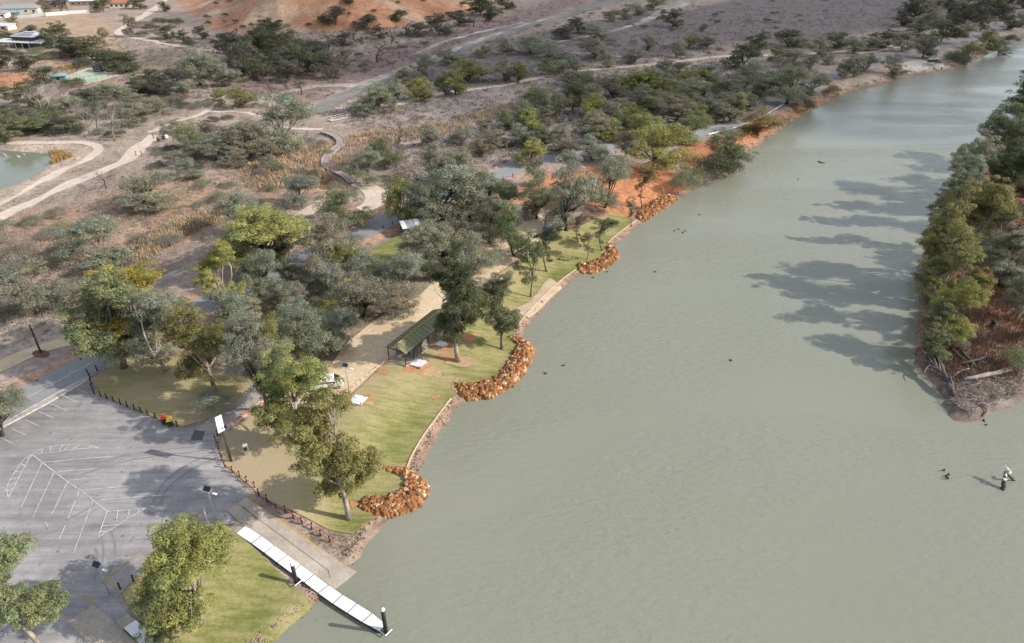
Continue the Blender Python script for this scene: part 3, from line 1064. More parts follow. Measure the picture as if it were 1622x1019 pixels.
# kerbed island between road and car park
med = PP([(141.5, 599), (137, 598.5), (100, 618), (66, 637), (30, 657), (-10, 680), (-6, 684), (36, 662), (74, 642), (110, 621), (141, 602)])
bmm = MB()
zt = 2.2 + 0.17
n_ = len(med)
bmm.add([(a, b, 2.15) for a, b in med] + [(a, b, zt) for a, b in med], [tuple(range(n_, 2 * n_))] + [(i, (i + 1) % n_, n_ + (i + 1) % n_, n_ + i) for i in range(n_)])
kerb = bmm.build('traffic_island', M['line'])
tag(kerb, 'long narrow kerbed traffic island between road and car park', 'traffic island')
c_ = med.mean(0)
ins = []
for i in range(n_):
    a, b, c2 = med[i - 1], med[i], med[(i + 1) % n_]
    t = (c2 - a) / (np.linalg.norm(c2 - a) + 1e-9)
    ins.append(b + np.array([-t[1], t[0]]) * 0.22)
ins = np.array(ins)
if np.linalg.norm(ins[3] - c_) > np.linalg.norm(med[3] - c_):
    ins = 2 * med - ins
bf = MB()
bf.add([(a, b, zt + 0.006) for a, b in ins], [tuple(range(n_))])
bf.build('soil_infill', M['concrete'], kerb)

# ------------------------------------------------------------------ vegetation: tree builders
def unit(r, n):
    v = r.normal(0, 1, (n, 3))
    return v / (np.linalg.norm(v, axis=1, keepdims=True) + 1e-9)


def leaf_cloud(r, centres, radii, per, L, colf, droop=0.5, squash=0.92, hollow=0.5, aspect=0.42):
    """small leaf faces spread through clumps; returns verts, faces, colours"""
    per = np.maximum(per, 3).astype(int)
    N = int(per.sum())
    ci = np.repeat(np.arange(len(centres)), per)
    d = unit(r, N)
    d[:, 2] = np.where(d[:, 2] < -0.35, -d[:, 2] * 0.6, d[:, 2])
    d /= np.linalg.norm(d, axis=1, keepdims=True)
    u = (hollow + (1 - hollow) * r.random(N)) ** 0.6
    lump = 1 + 0.25 * np.sin(d[:, 0] * 5 + ci) * np.sin(d[:, 1] * 5 + 2 * ci)
    off = d * (radii[ci] * u * lump)[:, None]
    off[:, 2] *= squash
    p = centres[ci] + off
    a = unit(r, N) * (1 - droop)
    a[:, 2] -= droop * 1.1
    a /= np.linalg.norm(a, axis=1, keepdims=True)
    nn = d * 1.3 + unit(r, N) * 0.5 + np.array([0, 0, 0.2])
    b = np.cross(a, nn)
    b /= np.linalg.norm(b, axis=1, keepdims=True) + 1e-9
    ll = (L * r.uniform(0.6, 1.35, N))[:, None]
    w = ll * aspect
    V = np.stack([p - a * ll * .5, p + b * w * .5 - a * ll * .08, p + a * ll * .5, p - b * w * .5 - a * ll * .08], 1).reshape(-1, 3)
    Fc = np.arange(N * 4).reshape(-1, 4)
    c = colf(ci, N)
    return V, Fc, np.repeat(c, 4, axis=0)


def bend(p0, p1, r, k=0.12, n=5, sag=0.0):
    p0, p1 = np.array(p0, float), np.array(p1, float)
    L = np.linalg.norm(p1 - p0)
    m = r.normal(0, k * L, 3)
    t = np.linspace(0, 1, n)[:, None]
    return p0 * (1 - t) + p1 * t + m * (4 * t * (1 - t)) * 0.5 + np.array([0, 0, -sag * L]) * (4 * t * (1 - t))


def gen_tree(seed, H, W, base, lobes, clumps, leaves, L, rel=(0.26, 0.40), droop=0.5, trunk_r=0.024, tall=1.0, gap=0.0, fork=0.3, lean=0.06):
    r = np.random.default_rng(seed)
    zc0, zc1 = base * H, H
    cz, hz = (zc0 + zc1) / 2, (zc1 - zc0) / 2
    wl = W / 2
    lob_c, lob_r = [], []
    az0 = r.uniform(0, 6.28)
    for i in range(lobes):
        t = (i + 0.5) / lobes
        az = az0 + i * 2.39996 + r.normal(0, 0.25)
        zz = -0.9 + 1.75 * ((i * 0.618 + r.uniform(-.08, .08)) % 1.0)
        rr = math.sqrt(max(0.05, 1 - zz * zz)) * r.uniform(0.50, 0.80)
        if zz > 0.5:
            rr *= 0.8
        R_ = W * r.uniform(*rel) * 0.5 * (1.08 if zz > 0 else 1.0)
        lob_c.append((wl * rr * math.cos(az) * 0.78, wl * rr * math.sin(az) * 0.78, cz + hz * zz * 0.78))
        lob_r.append(R_)
    lob_c.append((r.normal(0, .06) * W, r.normal(0, .06) * W, H - W * rel[0] * 0.45))
    lob_r.append(W * rel[0] * 0.55)
    lob_c, lob_r = np.array(lob_c), np.array(lob_r)
    # clumps in each lobe
    C, Rc, own = [], [], []
    for i in range(len(lob_c)):
        n = max(4, int(clumps * (lob_r[i] / lob_r.mean()) ** 2))
        d = unit(r, n)
        d[:, 2] = np.where(d[:, 2] < -0.2, d[:, 2] * 0.5, d[:, 2])
        k = r.uniform(0.45, 1.0, n)[:, None]
        q = lob_c[i] + d * k * lob_r[i] * np.array([1, 1, tall])
        C.append(q)
        Rc.append(lob_r[i] * r.uniform(0.22, 0.40, n))
        own += [i] * n
    C, Rc, own = np.vstack(C), np.concatenate(Rc), np.array(own)
    C[:, 2] = np.maximum(C[:, 2], base * H * 0.6 + 0.04 * H)
    if gap:
        keep = r.random(len(C)) > gap
        C, Rc, own = C[keep], Rc[keep], own[keep]
    lobf = r.uniform(0.86, 1.14, len(lob_c))
    clf = r.uniform(0.75, 1.25, len(C))
    warm = r.uniform(-0.10, 0.12, len(C))

    def colf(ci, N):
        f = lobf[own[ci]] * clf[ci] * r.uniform(0.65, 1.35, N)
        w = warm[ci] + r.normal(0, 0.06, N)
        return np.stack([f * (1 + w), f, f * (1 - w * 0.8)], 1)
    per = leaves * (Rc ** 2) / (Rc ** 2).sum()
    V, Fc, cc = leaf_cloud(r, C, Rc, per, L, colf, droop)
    crown = mesh_np('crown', V, Fc, M['leaf'], False, cc)
    # trunk and limbs reaching into every clump
    mb = MB()
    r0 = H * trunk_r
    fz = H * fork
    top = np.array([r.normal(0, lean) * H, r.normal(0, lean) * H, fz])
    tp = bend((0, 0, -0.3), top, r, 0.06, 5)
    mb.tube(tp, [r0 * 1.45, r0 * 1.08, r0 * .95, r0 * .86, r0 * .8], 8)
    nl = len(lob_c)
    for i in range(nl):
        st = tp[-1] if r.random() < 0.6 else tp[-2]
        pts = bend(st, lob_c[i] - np.array([0, 0, lob_r[i] * .3]), r, 0.08, 6)
        rl = r0 * r.uniform(0.38, 0.58)
        mb.tube(pts, np.linspace(rl, rl * 0.34, 6), 6)
        for j in np.where(own == i)[0][:10]:
            b0 = pts[r.integers(3, 6)]
            q = bend(b0, C[j], r, 0.16, 4)
            mb.tube(q, np.linspace(rl * .3, rl * .07, 4), 4, cap=False)
    me = bpy.data.meshes.new('trunk')
    me.from_pydata(mb.v, [], mb.f)
    me.polygons.foreach_set('use_smooth', np.ones(len(me.polygons), bool))
    me.materials.append(M['bark'])
    dims = (np.percentile(np.abs(V[:, :2]), 97.5) * 2, V[:, 2].max())
    return crown, me, dims


def gen_bare(seed, H, W, levels=3, n0=6, thin=1.0):
    r = np.random.default_rng(seed)
    mb = MB()
    r0 = H * 0.020 * thin

    def grow(p, d, L, rad, lev):
        d = d / np.linalg.norm(d)
        e = p + d * L + r.normal(0, 0.05 * L, 3)
        pts = bend(p, e, r, 0.10, 5)
        mb.tube(pts, np.linspace(rad, rad * 0.45, 5), 5 if lev < 2 else 3, cap=False)
        if lev >= levels:
            return
        k = n0 - lev if lev else n0
        for i in range(max(3, k)):
            t = r.uniform(0.35, 1.0)
            b = pts[min(4, int(t * 4.99))]
            az = r.uniform(0, 6.28)
            sp = r.uniform(0.45, 1.0)
            nd = d + np.array([math.cos(az) * sp, math.sin(az) * sp, r.uniform(-0.1, 0.45)])
            grow(b, nd, L * r.uniform(0.42, 0.72), rad * r.uniform(0.34, 0.5), lev + 1)
    grow(np.array([0, 0, -0.2]), np.array([r.normal(0, .08), r.normal(0, .08), 1]), H * 0.5, r0, 0)
    V = np.array(mb.v)
    me = bpy.data.meshes.new('bare_tree')
    me.from_pydata(mb.v, [], mb.f)
    me.materials.append(M['bark'])
    return None, me, (np.percentile(np.abs(V[:, :2]), 96) * 2, V[:, 2].max())


def gen_shrub(seed, leaves, L, W=3.0, H=1.7, n=16):
    r = np.random.default_rng(seed)
    a = r.uniform(0, 6.28, n)
    k = np.sqrt(r.random(n)) * W * 0.36
    zz = H * (0.30 + 0.38 * (1 - (k / (W * .4)) ** 2)) * r.uniform(0.7, 1.15, n)
    C = np.stack([k * np.cos(a), k * np.sin(a), zz], 1)
    Rc = W * r.uniform(0.13, 0.22, n)
    clf = r.uniform(0.8, 1.22, n)
    warm = r.uniform(-.12, .12, n)

    def colf(ci, N):
        f = clf[ci] * r.uniform(0.75, 1.25, N)
        w = warm[ci] + r.normal(0, 0.05, N)
        return np.stack([f * (1 + w), f, f * (1 - w)], 1)
    V, Fc, cc = leaf_cloud(r, C, Rc, leaves * Rc ** 2 / (Rc ** 2).sum(), L, colf, 0.1, 0.85, 0.2)
    V[:, 2] = np.maximum(V[:, 2], -0.05)
    return mesh_np('shrub', V, Fc, M['leaf'], False, cc), None, (np.percentile(np.abs(V[:, :2]), 97) * 2, V[:, 2].max())


LIB = {
    'densegum': [gen_tree(170 + i, 22, 11, 0.13, 22, 13, 60000, 0.26, (0.34, 0.50), 0.34, 0.0135, 1.2, 0.02, 0.42, 0.025) for i in range(4)],
    'gum': [gen_tree(100 + i, 22, 13, 0.06, 14, 15, 52000, 0.27, (0.36, 0.54), 0.34, 0.0155, 1.15, 0.05, 0.30) for i in range(5)],
    'tallgum': [gen_tree(150 + i, 24, 10, 0.05, 15, 14, 42000, 0.27, (0.38, 0.56), 0.36, 0.0145, 1.35, 0.05, 0.28) for i in range(4)],
    'box': [gen_tree(200 + i, 11, 11, 0.0, 12, 14, 23000, 0.25, (0.38, 0.58), 0.25, 0.026, 1.05, 0.06, 0.24) for i in range(7)],
    'far': [gen_tree(300 + i, 9, 10, -0.04, 11, 11, 8500, 0.36, (0.40, 0.60), 0.15, 0.026, 1.1, 0.04, 0.22) for i in range(7)],
    'young': [gen_tree(400 + i, 9, 4.6, 0.22, 9, 9, 7000, 0.20, (0.40, 0.58), 0.35, 0.011, 1.2, 0.12, 0.5) for i in range(3)],
    'bare': [gen_bare(500 + i, 11, 8) for i in range(4)],
    'barethin': [gen_bare(520 + i, 10, 6, 3, 8, 0.7) for i in range(3)],
    'shrub': [gen_shrub(600 + i, 1500, 0.17) for i in range(4)],
    'bigshrub': [gen_shrub(620 + i, 5500, 0.18, 6.0, 3.6, 34) for i in range(4)],
}
TINT = {  # foliage base colours
    'g': (0.286, 0.288, 0.203), 'bg': (0.273, 0.299, 0.226), 'o': (0.265, 0.262, 0.098), 'd': (0.115, 0.125, 0.064), 'y': (0.315, 0.325, 0.105),
    'gold': (0.43, 0.355, 0.08), 'b': (0.286, 0.252, 0.175), 'm': (0.190, 0.212, 0.108), 'r': (0.32, 0.24, 0.1), 'l': (0.29, 0.31, 0.155), 'k': (0.128, 0.128, 0.098),
    'pale': (0.55, 0.51, 0.47), 'dk': (0.15, 0.125, 0.115), 'grey': (0.34, 0.30, 0.28), 'sb': (0.281, 0.256, 0.206), 'sm': (0.294, 0.244, 0.213), 'sg': (0.237, 0.244, 0.156), 'sy': (0.350, 0.312, 0.163)}
BARKC = {'pale': (0.50, 0.44, 0.38, 1), 'mid': (0.24, 0.20, 0.17, 1), 'dark': (0.075, 0.062, 0.055, 1)}
vr = np.random.default_rng(11)
TREE_XY = []


def plant(base, h, w, kind, tint, name, label, cat, group=None, bark='mid', variant=None, tilt=None, rz=None):
    lib = LIB[kind]
    crown, trunk, dims = lib[int(vr.integers(len(lib))) if variant is None else variant % len(lib)]
    s = (w / dims[0], w / dims[0], h / dims[1])
    rz = float(vr.uniform(0, 6.28)) if rz is None else rz
    j = vr.normal(1, 0.03, 3)
    tc = tuple(np.clip(np.array(TINT[tint]) * j * vr.normal(1, 0.06), 0.01, 1)) + (1,)
    loc = (base[0], base[1], base[2] - 0.05)
    rot = (tilt[0], tilt[1], rz) if tilt else (float(vr.normal(0, .03)), float(vr.normal(0, .03)), rz)
    if crown is None or trunk is None:                       # bare trees and shrubs are one mesh
        o = link(name, crown or trunk, None, loc, rot, s, tc)
        tag(o, label, cat, group)
    else:
        o = thing(name, label, cat, loc, 0, group)
        o.rotation_euler = rot
        o.scale = s
        link('trunk', trunk, o, color=BARKC[bark])
        link('crown', crown, o, color=tc)
    if group and group.strip():
        autolabel(o, h, w, tint, kind)
    TREE_XY.append((base[0], base[1], w))
    return o


def plant_px(rows, group, label_of, defname='tree'):
    rows = [r_.split() for r_ in rows.strip().splitlines() if r_.strip()]
    bx = PB([float(q[0]) for q in rows], [float(q[1]) for q in rows])
    out = []
    for q, b in zip(rows, bx):
        top, wpx, kind, tint = float(q[2]), float(q[3]), q[4], q[5]
        bark = q[6] if len(q) > 6 else 'mid'
        zt = z_for(b[1], top)
        h = max(0.8, zt - b[2])
        w = wpx * depth_at(b[0], b[1], b[2] + h * .5) / F * 1.06
        key = q[7] if len(q) > 7 else None
        lab, cat, nm, grp = label_of(kind, tint, key)
        out.append(plant(b, h, w, kind, tint, nm, lab, cat, grp or group, bark))
    return out


NAMES = {'g': 'grey green', 'bg': 'blue grey', 'o': 'olive green', 'd': 'dark green', 'y': 'yellow green', 'gold': 'golden', 'b': 'brownish grey green', 'm': 'mid green',
         'r': 'rusty orange', 'l': 'light green', 'k': 'blackish green', 'pale': 'pale grey', 'dk': 'dark brown', 'grey': 'ash grey',
         'sb': 'grey brown', 'sm': 'mauve brown', 'sg': 'grey green', 'sy': 'yellowish'}


def labeller(where, special=None):
    def fn(kind, tint, key):
        if special and key in special:
            lab, nm = special[key]
            return lab, ('shrub' if 'shrub' in kind else 'tree'), nm, ' '
        n = NAMES[tint]
        if kind in ('bare', 'barethin'):
            return f'leafless {n} dead tree {where}', 'dead tree', 'dead_tree', f'{n} dead trees {where}'
        if 'shrub' in kind:
            return f'rounded {n} shrub {where}', 'shrub', 'shrub', f'{n} shrubs {where}'
        sp = 'gum_tree' if 'gum' in kind else ('young_tree' if kind == 'young' else 'box_tree')
        w = {'gum_tree': 'gum tree', 'young_tree': 'slender young tree', 'box_tree': 'round crowned tree'}[sp]
        return f'{n} {w} {where}', 'tree', sp, f'{n} {w}s {where}'
    return fn


LANDMARKS = [(655, 372, 'near the small striped roof shelter'), (660, 530, 'behind the long green shelter'), (560, 560, 'beside the gravel yard'), (545, 285, 'near the end of the boardwalk'),
             (525, 240, 'beside the curving boardwalk'), (535, 187, 'near the pale footbridge'), (255, 220, 'near the sand path junction'), (50, 260, 'beside the pond'), (150, 122, 'around the tennis court'),
             (50, 65, 'around the white roofed house'), (120, 20, 'by the pale fence and palms'), (200, 55, 'beside the dirt track bend'), (340, 160, 'near the looping sand path'), (450, 150, 'beside the white salt track'),
             (600, 130, 'beside the dry creek bed'), (760, 64, 'beside the upper creek bed'), (520, 40, 'at the foot of the red hill'), (700, 35, 'under the red hill end'), (1015, 143, 'around the blue creek pool'),
             (1000, 42, 'near the information board on the salt track'), (930, 112, 'along the dirt track'), (1150, 90, 'along the dirt track far stretch'), (980, 233, 'where the road passes the red earth'), (1180, 190, 'above the white guard rail'),
             (1290, 130, 'beside the river road bend'), (1400, 95, 'beside the far river road'), (1478, 96, 'near the white car on the beach'), (1560, 50, 'where the road meets the far forest'), (1050, 290, 'on the red earth by the far rock wall'),
             (870, 360, 'around the parked blue car'), (838, 400, 'near the white ute'), (65, 555, 'near the timber power pole'), (350, 475, 'by the road near the lemon green gum'), (415, 430, 'under the broad yellow green gum'), (455, 500, 'by the park road behind the dry lawn'),
             (600, 400, 'around the small inner lawn'), (1497, 600, 'by the uprooted tree on the point'), (1500, 500, 'on the point beside the river'), (1600, 450, 'by the burnt stump on the point'), (1560, 330, 'inside the wooded point'), (1600, 200, 'on the upstream end of the point'),
             (250, 330, 'around the lone grey green tree'), (290, 375, 'beside the hollow of dry reeds'), (90, 420, 'between the wide grey trees'), (700, 200, 'beside the strip of tan reeds'), (1250, 30, 'on the mauve plain'), (840, 190, 'at the near end of the grove'), (1100, 150, 'in the heart of the grove'), (720, 140, 'where the dirt track leaves the creek')]
LM = None


def autolabel(o, h, w, tint, kind):
    global LM
    if LM is None:
        LM = PB([q[0] for q in LANDMARKS], [q[1] for q in LANDMARKS])
    d = np.hypot(LM[:, 0] - o.location.x, LM[:, 1] - o.location.y)
    near = LANDMARKS[int(np.argmin(d))][2]
    shrub = 'shrub' in kind
    size = ('tiny' if h < 1.5 else 'low' if h < 2.4 else 'big') if shrub else ('small' if h < 5.5 else 'mid sized' if h < 8 else 'tall' if h < 13 else 'very tall')
    asp = w / h
    shape = ('spreading ' if asp > 2.2 else '') if shrub else ('broad ' if asp > 1.35 else 'slender ' if asp < 0.62 else '')
    word = 'shrub' if shrub else 'bare dead tree' if 'bare' in kind else 'gum' if 'gum' in kind else 'tree'
    o['label'] = f'{size} {shape}{NAMES[tint]} {word} {near}'
    o['group'] = f'{word}s {near}'


# ---- trees in the foreground and along the lawn, each its own description
SPEC = {
    'hero1': ('tall olive gum with thick white trunk on the bank beside the nearest rock groyne', 'gum_tree'),
    'hero2': ('olive gum with slanting pale trunk on the dry lawn beside the parked white van', 'gum_tree'),
    'hero3': ('broad yellow olive gum with stout pale trunk standing between the two pontoons', 'gum_tree'),
    'hero3b': ('low dark green gum crown spreading over the second pontoon', 'gum_tree'),
    'hero4': ('pale trunked light olive gum beside the second boat ramp and car park', 'gum_tree'),
    'left': ('grey green tree leaning over the end of the traffic island', 'gum_tree'),
    'shel': ('tall dark green gum with pale flaking trunk beside the long green roofed shelter', 'gum_tree'),
    'shel2': ('light green gum on the lawn edge next to the middle rock groyne', 'gum_tree'),
    'rd1': ('light green gum with dark forked trunk at the road end of the bollard fence', 'gum_tree'),
    'rd2': ('grey green gum with white forked trunk on the dry lawn beside the road', 'gum_tree'),
    'gold': ('golden yellow crowned gum beside the road behind the dry lawn', 'gum_tree'),
    'dry1': ('dark olive gum with pale forked trunk on the dry lawn by the park road', 'gum_tree'),
    'dry1b': ('low blue grey leafy clump at the foot of the dark olive gum', 'shrub'),
    'grey1': ('grey leaved tree with dark forked trunk at the gravel yard edge by the park road', 'box_tree'),
    'lem': ('lemon green gum with thin white trunk standing by the road bend', 'gum_tree'),
    'big1': ('broad yellow green gum crown over the road opposite the sand path', 'gum_tree'),
    'brt': ('dense bright green rounded tree beside the end of the boardwalk', 'box_tree'),
    'yel': ('broad yellow green tree beside the road bend near the red earth bank', 'box_tree'),
    'oh1': ('rust tinged green tree leaning over the river beside the white guard rail', 'box_tree'),
    'oh2': ('green tree overhanging the river below the red earth bank', 'box_tree'),
    'lone': ('lone grey green tree with dark trunk and gaps in the crown on rusty scrub', 'box_tree'),
    'lg1': ('wide grey crowned tree between the rusty scrub and the dry reeds', 'box_tree'),
    'lg2': ('wide pale grey green tree above the power pole', 'box_tree'),
    'kid1': ('young light green tree beside the strip of tan matting on the lawn', 'young_tree'),
    'kid2': ('bushy young tree on the lawn just above the tan matting', 'young_tree'),
    'kid3': ('young tree with round light crown beside the third rock groyne', 'young_tree'),
    'kid4': ('thin bare stemmed sapling on the lawn inside the third rock groyne', 'young_tree'),
    'kid5': ('sparse brownish young tree at the edge of the lawn above the third groyne', 'young_tree'),
    'kid6': ('slim reddish young tree on the red earth above the rock wall', 'young_tree'),
    'kid7': ('thin wispy sapling at the near end of the far rock wall', 'young_tree'),
}
plant_px('''
553 822 608 112 densegum o pale hero1
470 700 548 98 densegum o pale hero2
314 990 818 128 densegum y pale hero3
272 1012 930 66 gum m mid hero3b
66 1030 874 108 densegum l pale hero4
4 692 612 86 box g dark left
726 573 388 88 densegum d pale shel
795 554 430 56 densegum m mid shel2
196 584 432 110 densegum l mid rd1
264 585 448 88 gum g pale rd2
230 560 416 112 densegum gold mid gold
340 622 478 96 densegum o pale dry1
340 656 618 46 bigshrub bg mid dry1b
424 650 492 86 gum g dark grey1
358 494 380 62 tallgum y pale lem
415 437 322 124 densegum y mid big1
553 360 297 76 box m mid brt
1045 268 200 92 box y mid yel
1200 214 168 62 box r mid oh1
1152 262 202 66 box m mid oh2
243 332 277 78 box g dark lone
165 422 344 98 box g mid lg1
60 496 406 104 box g mid lg2
840 471 376 46 young m mid kid1
866 430 360 46 young d mid kid2
955 398 344 38 young m mid kid3
930 413 368 22 young b mid kid4
917 384 338 28 young b mid kid5
1019 331 263 34 young r mid kid6
1000 358 312 22 young b mid kid7
''', None, labeller('', SPEC))
for o in bpy.data.objects:
    if o.get('group') == ' ':
        del o['group']

# ---- trees of the park between road and river
plant_px('''
398 372 306 88 box g
480 328 274 54 box bg
640 358 276 52 box o dark
674 360 288 54 box g dark
704 352 250 100 box g dark
745 345 262 66 box g dark
770 338 272 58 box g dark
583 292 233 56 box g
612 268 215 50 box m
778 386 312 64 box b dark
815 406 316 50 box m dark
522 415 348 92 box b
560 405 372 50 box bg
672 434 352 74 box g dark
702 424 350 70 box g dark
755 428 366 70 box g
640 474 400 66 box bg
575 502 436 72 box b dark
630 500 448 60 box b dark
585 460 403 66 box g
522 470 408 64 box g
456 447 366 46 tallgum d pale
418 468 398 64 box g
450 495 442 60 box g
482 536 462 66 box bg
540 548 484 54 box bg
505 568 488 80 box g
398 540 472 70 box g
440 590 500 74 box o
380 520 452 60 box g
897 366 236 80 box g dark
957 329 240 64 box g dark
850 347 268 56 box g dark
851 292 246 32 box g
720 300 232 70 box g
690 290 225 52 box g
800 345 285 50 box m dark
615 455 410 50 box g
500 455 400 50 box b
545 430 385 48 box o
''', None, labeller('among the park trees between road and lawn'))

# ---- riverside and roadside upstream
plant_px('''
1246 165 101 68 box g dark
1284 152 111 46 box g
1228 150 108 42 box g
1337 125 84 32 far g dark
1352 121 87 28 far g dark
1370 114 82 38 far g
1413 122 82 34 far g
1530 102 61 36 far o
1560 84 45 34 far o
1581 86 56 32 far g
1510 102 79 34 bigshrub k
1085 306 266 44 bigshrub sg
1100 296 262 40 bigshrub m
1132 286 240 60 bigshrub d
1150 278 246 40 bigshrub d
1272 176 150 30 bigshrub k
1318 153 132 28 bigshrub r
1478 104 92 18 bigshrub k
1600 70 52 22 bigshrub k
1220 205 180 30 bigshrub sb
''', None, labeller('along the upstream river bank'))

# ---- block of trees between the dirt track and the road
plant_px('''
1120 129 97 52 far g
1193 131 97 46 far g
1075 119 97 34 far m
1040 133 106 48 far g
972 155 115 44 box b
1005 141 114 32 far m
950 141 116 30 far g
920 136 112 38 far g
908 176 127 38 box m dark
936 166 134 36 box g dark
885 184 139 32 box g
860 189 146 44 box m
850 157 134 46 far o
828 201 156 38 box g
1102 169 124 58 box g
1140 160 128 40 box m
1165 156 124 54 box g
1205 161 119 40 box g
1068 192 146 64 box b
1040 178 150 40 box y
996 186 159 46 box y
948 187 156 40 box y
950 221 174 54 box b
978 214 176 34 box m
1020 221 177 50 box o
1050 214 184 40 box g
1085 226 178 62 box m
1158 193 144 44 box b dark
1142 195 160 32 box b dark
1185 173 149 36 box g
1112 196 164 36 box o
1125 180 152 44 box g
890 239 199 52 box g
860 237 199 32 box m
938 254 211 50 box bg
905 252 212 40 box b
828 233 194 36 box g
835 262 218 44 box y
990 250 205 40 box b
803 206 172 32 far m
681 233 192 34 far g
732 229 197 42 far g
770 213 194 18 far g
790 232 205 36 far g
760 248 214 40 far b
1010 172 140 36 far g
1070 150 125 44 far g
1020 205 172 40 far m
1212 142 112 34 far g
1180 148 118 34 far m
''', None, labeller('in the grove between dirt track and road'))

# ---- along the dirt track and the creek bed
plant_px('''
640 135 102 40 far g
672 119 86 44 far g
713 101 74 48 far g
743 131 91 56 far o
722 151 107 42 far o dark
706 153 109 28 far m dark
660 158 121 44 far y dark
673 161 134 24 far y
623 176 124 52 box g dark
590 181 129 62 box g
765 91 70 26 far g
800 87 57 32 far g
799 128 85 40 far g
823 132 94 32 far o dark
841 84 55 50 far g dark
872 93 65 44 far g
870 119 88 44 far m
893 118 92 30 far g
910 117 84 30 far g dark
940 92 59 42 far g dark
963 107 78 30 far g dark
1004 101 72 42 far g dark
1027 81 51 30 far g
1072 91 63 32 far g dark
1093 77 53 28 far o
1119 78 52 34 far g
1064 43 12 38 far d dark
944 63 36 40 far g
916 53 27 42 far k
970 34 13 28 far g
990 30 10 26 far g
1010 24 4 28 far g
1036 16 -6 30 far g
895 62 38 36 far k
1172 109 65 50 far d dark
1202 77 47 36 far d
1230 98 69 32 far o
1254 107 77 44 far g
1282 112 84 30 far g
1250 74 46 50 far d
1293 89 56 48 far g
1325 77 51 40 far d
1352 86 57 34 far g
1378 81 57 32 far g
1427 81 47 32 far g dark
1398 75 44 46 far d
1461 91 49 40 far g dark
1470 93 55 32 far g dark
1450 62 38 36 far d
1490 69 29 48 far d
1530 59 33 38 far g
1463 41 19 30 far g
1312 103 86 16 far g
1114 51 36 14 far m
''', None, labeller('along the dirt track beyond the road'))

# ---- wooded floodplain behind the pond and below the hill
plant_px('''
372 101 48 46 far k
398 117 62 46 far k
425 62 24 36 far d
462 87 37 58 far m
418 97 48 50 far d
488 119 69 46 far d
440 119 79 48 far k
523 124 79 40 far k
546 106 76 26 far b
318 136 75 56 box g dark
357 138 91 40 box g
275 147 107 60 box k
222 151 116 44 far d
238 126 106 28 far d
165 161 129 50 box g
195 156 135 36 far g
222 184 146 50 box g
45 170 127 54 far d
25 217 171 50 box m
62 211 180 52 box m
95 210 186 40 box k
118 206 184 34 far m
310 237 191 50 box l
340 253 211 54 box g
390 248 189 54 box g
388 171 133 44 far o
350 166 138 38 far o
455 238 142 86 box g pale
303 283 252 46 box g
366 245 210 44 far b
420 252 218 46 far b
330 215 190 40 far sb
532 43 7 42 far k
580 45 21 42 far k
632 36 15 26 far d
697 55 21 42 far k
730 41 16 36 far k
760 25 -10 50 far d
777 34 4 30 far d
552 12 -6 22 far d
800 14 -10 34 far d
410 76 40 40 far d
500 92 60 44 far k
460 130 92 40 far k
''', None, labeller('in the woodland below the red hill'))

plant_px('''
395 92 56 44 far d
430 84 40 46 far k
448 104 66 44 far d
475 108 66 44 far m
505 112 70 40 far k
382 122 82 40 far k
412 128 88 40 far d
300 122 92 36 far g
338 124 88 34 far g
258 150 120 44 far k
290 156 126 40 far g
140 168 140 40 far k
110 178 148 40 far g
80 188 158 40 far m
20 196 160 46 far d
45 204 172 40 far k
10 228 196 36 far m
150 186 158 40 far k
205 200 172 36 far g
250 178 152 36 far g
280 212 188 36 far g
360 222 196 40 far g
400 226 198 40 far b
330 240 214 40 far g
375 264 238 40 far b
430 272 246 36 far b
285 262 238 36 far g
600 62 38 34 far k
660 58 34 34 far k
545 72 50 34 far k
''', None, labeller('in the woodland below the red hill'))

# ---- dead and bare trees
plant_px('''
66 190 126 44 bare pale
142 216 153 50 barethin grey
155 208 160 44 barethin grey
183 223 158 44 bare grey
598 99 61 36 bare dk
619 69 34 28 bare dk
519 79 44 34 bare dk
431 148 109 38 bare dk
455 141 109 32 bare dk
750 43 17 24 bare dk
643 56 29 26 bare dk
640 249 181 56 bare grey
335 144 124 16 bare pale
170 299 268 46 barethin dk
565 284 226 40 barethin grey
585 262 222 36 barethin pale
563 66 40 30 bare dk
478 150 118 26 bare dk
100 160 135 30 barethin grey
''', None, labeller('on the open floodplain'))

# ---- gardens round the houses
plant_px('''
97 75 31 40 far d
112 91 49 46 far k
150 96 56 44 far d
166 74 41 22 far b pale
170 103 74 34 far k
200 114 82 50 far d
12 109 71 38 far d
43 113 75 40 far d
72 132 103 34 far d
211 59 19 22 far b pale
262 19 1 16 far d
222 14 -6 28 far d
164 19 -9 30 far d
24 41 21 20 far b
48 56 39 28 far k
15 68 47 36 far d
72 18 -4 22 far b
128 92 58 40 far k
132 108 90 26 bigshrub k
180 96 76 28 far d
60 84 74 24 bigshrub m
82 93 80 30 bigshrub m
117 137 123 34 bigshrub d
98 113 103 12 bigshrub y
110 110 101 14 bigshrub y
122 107 98 14 bigshrub y
134 104 95 14 bigshrub y
205 100 88 24 far d
240 50 36 24 bigshrub k
255 42 26 26 bigshrub k
265 62 38 28 far d
290 68 46 26 far d
300 76 60 20 bigshrub d
321 62 40 22 far k
280 44 26 22 bigshrub d
230 44 32 26 bigshrub sb
225 58 50 22 bigshrub k
''', None, labeller('in the gardens around the house'))

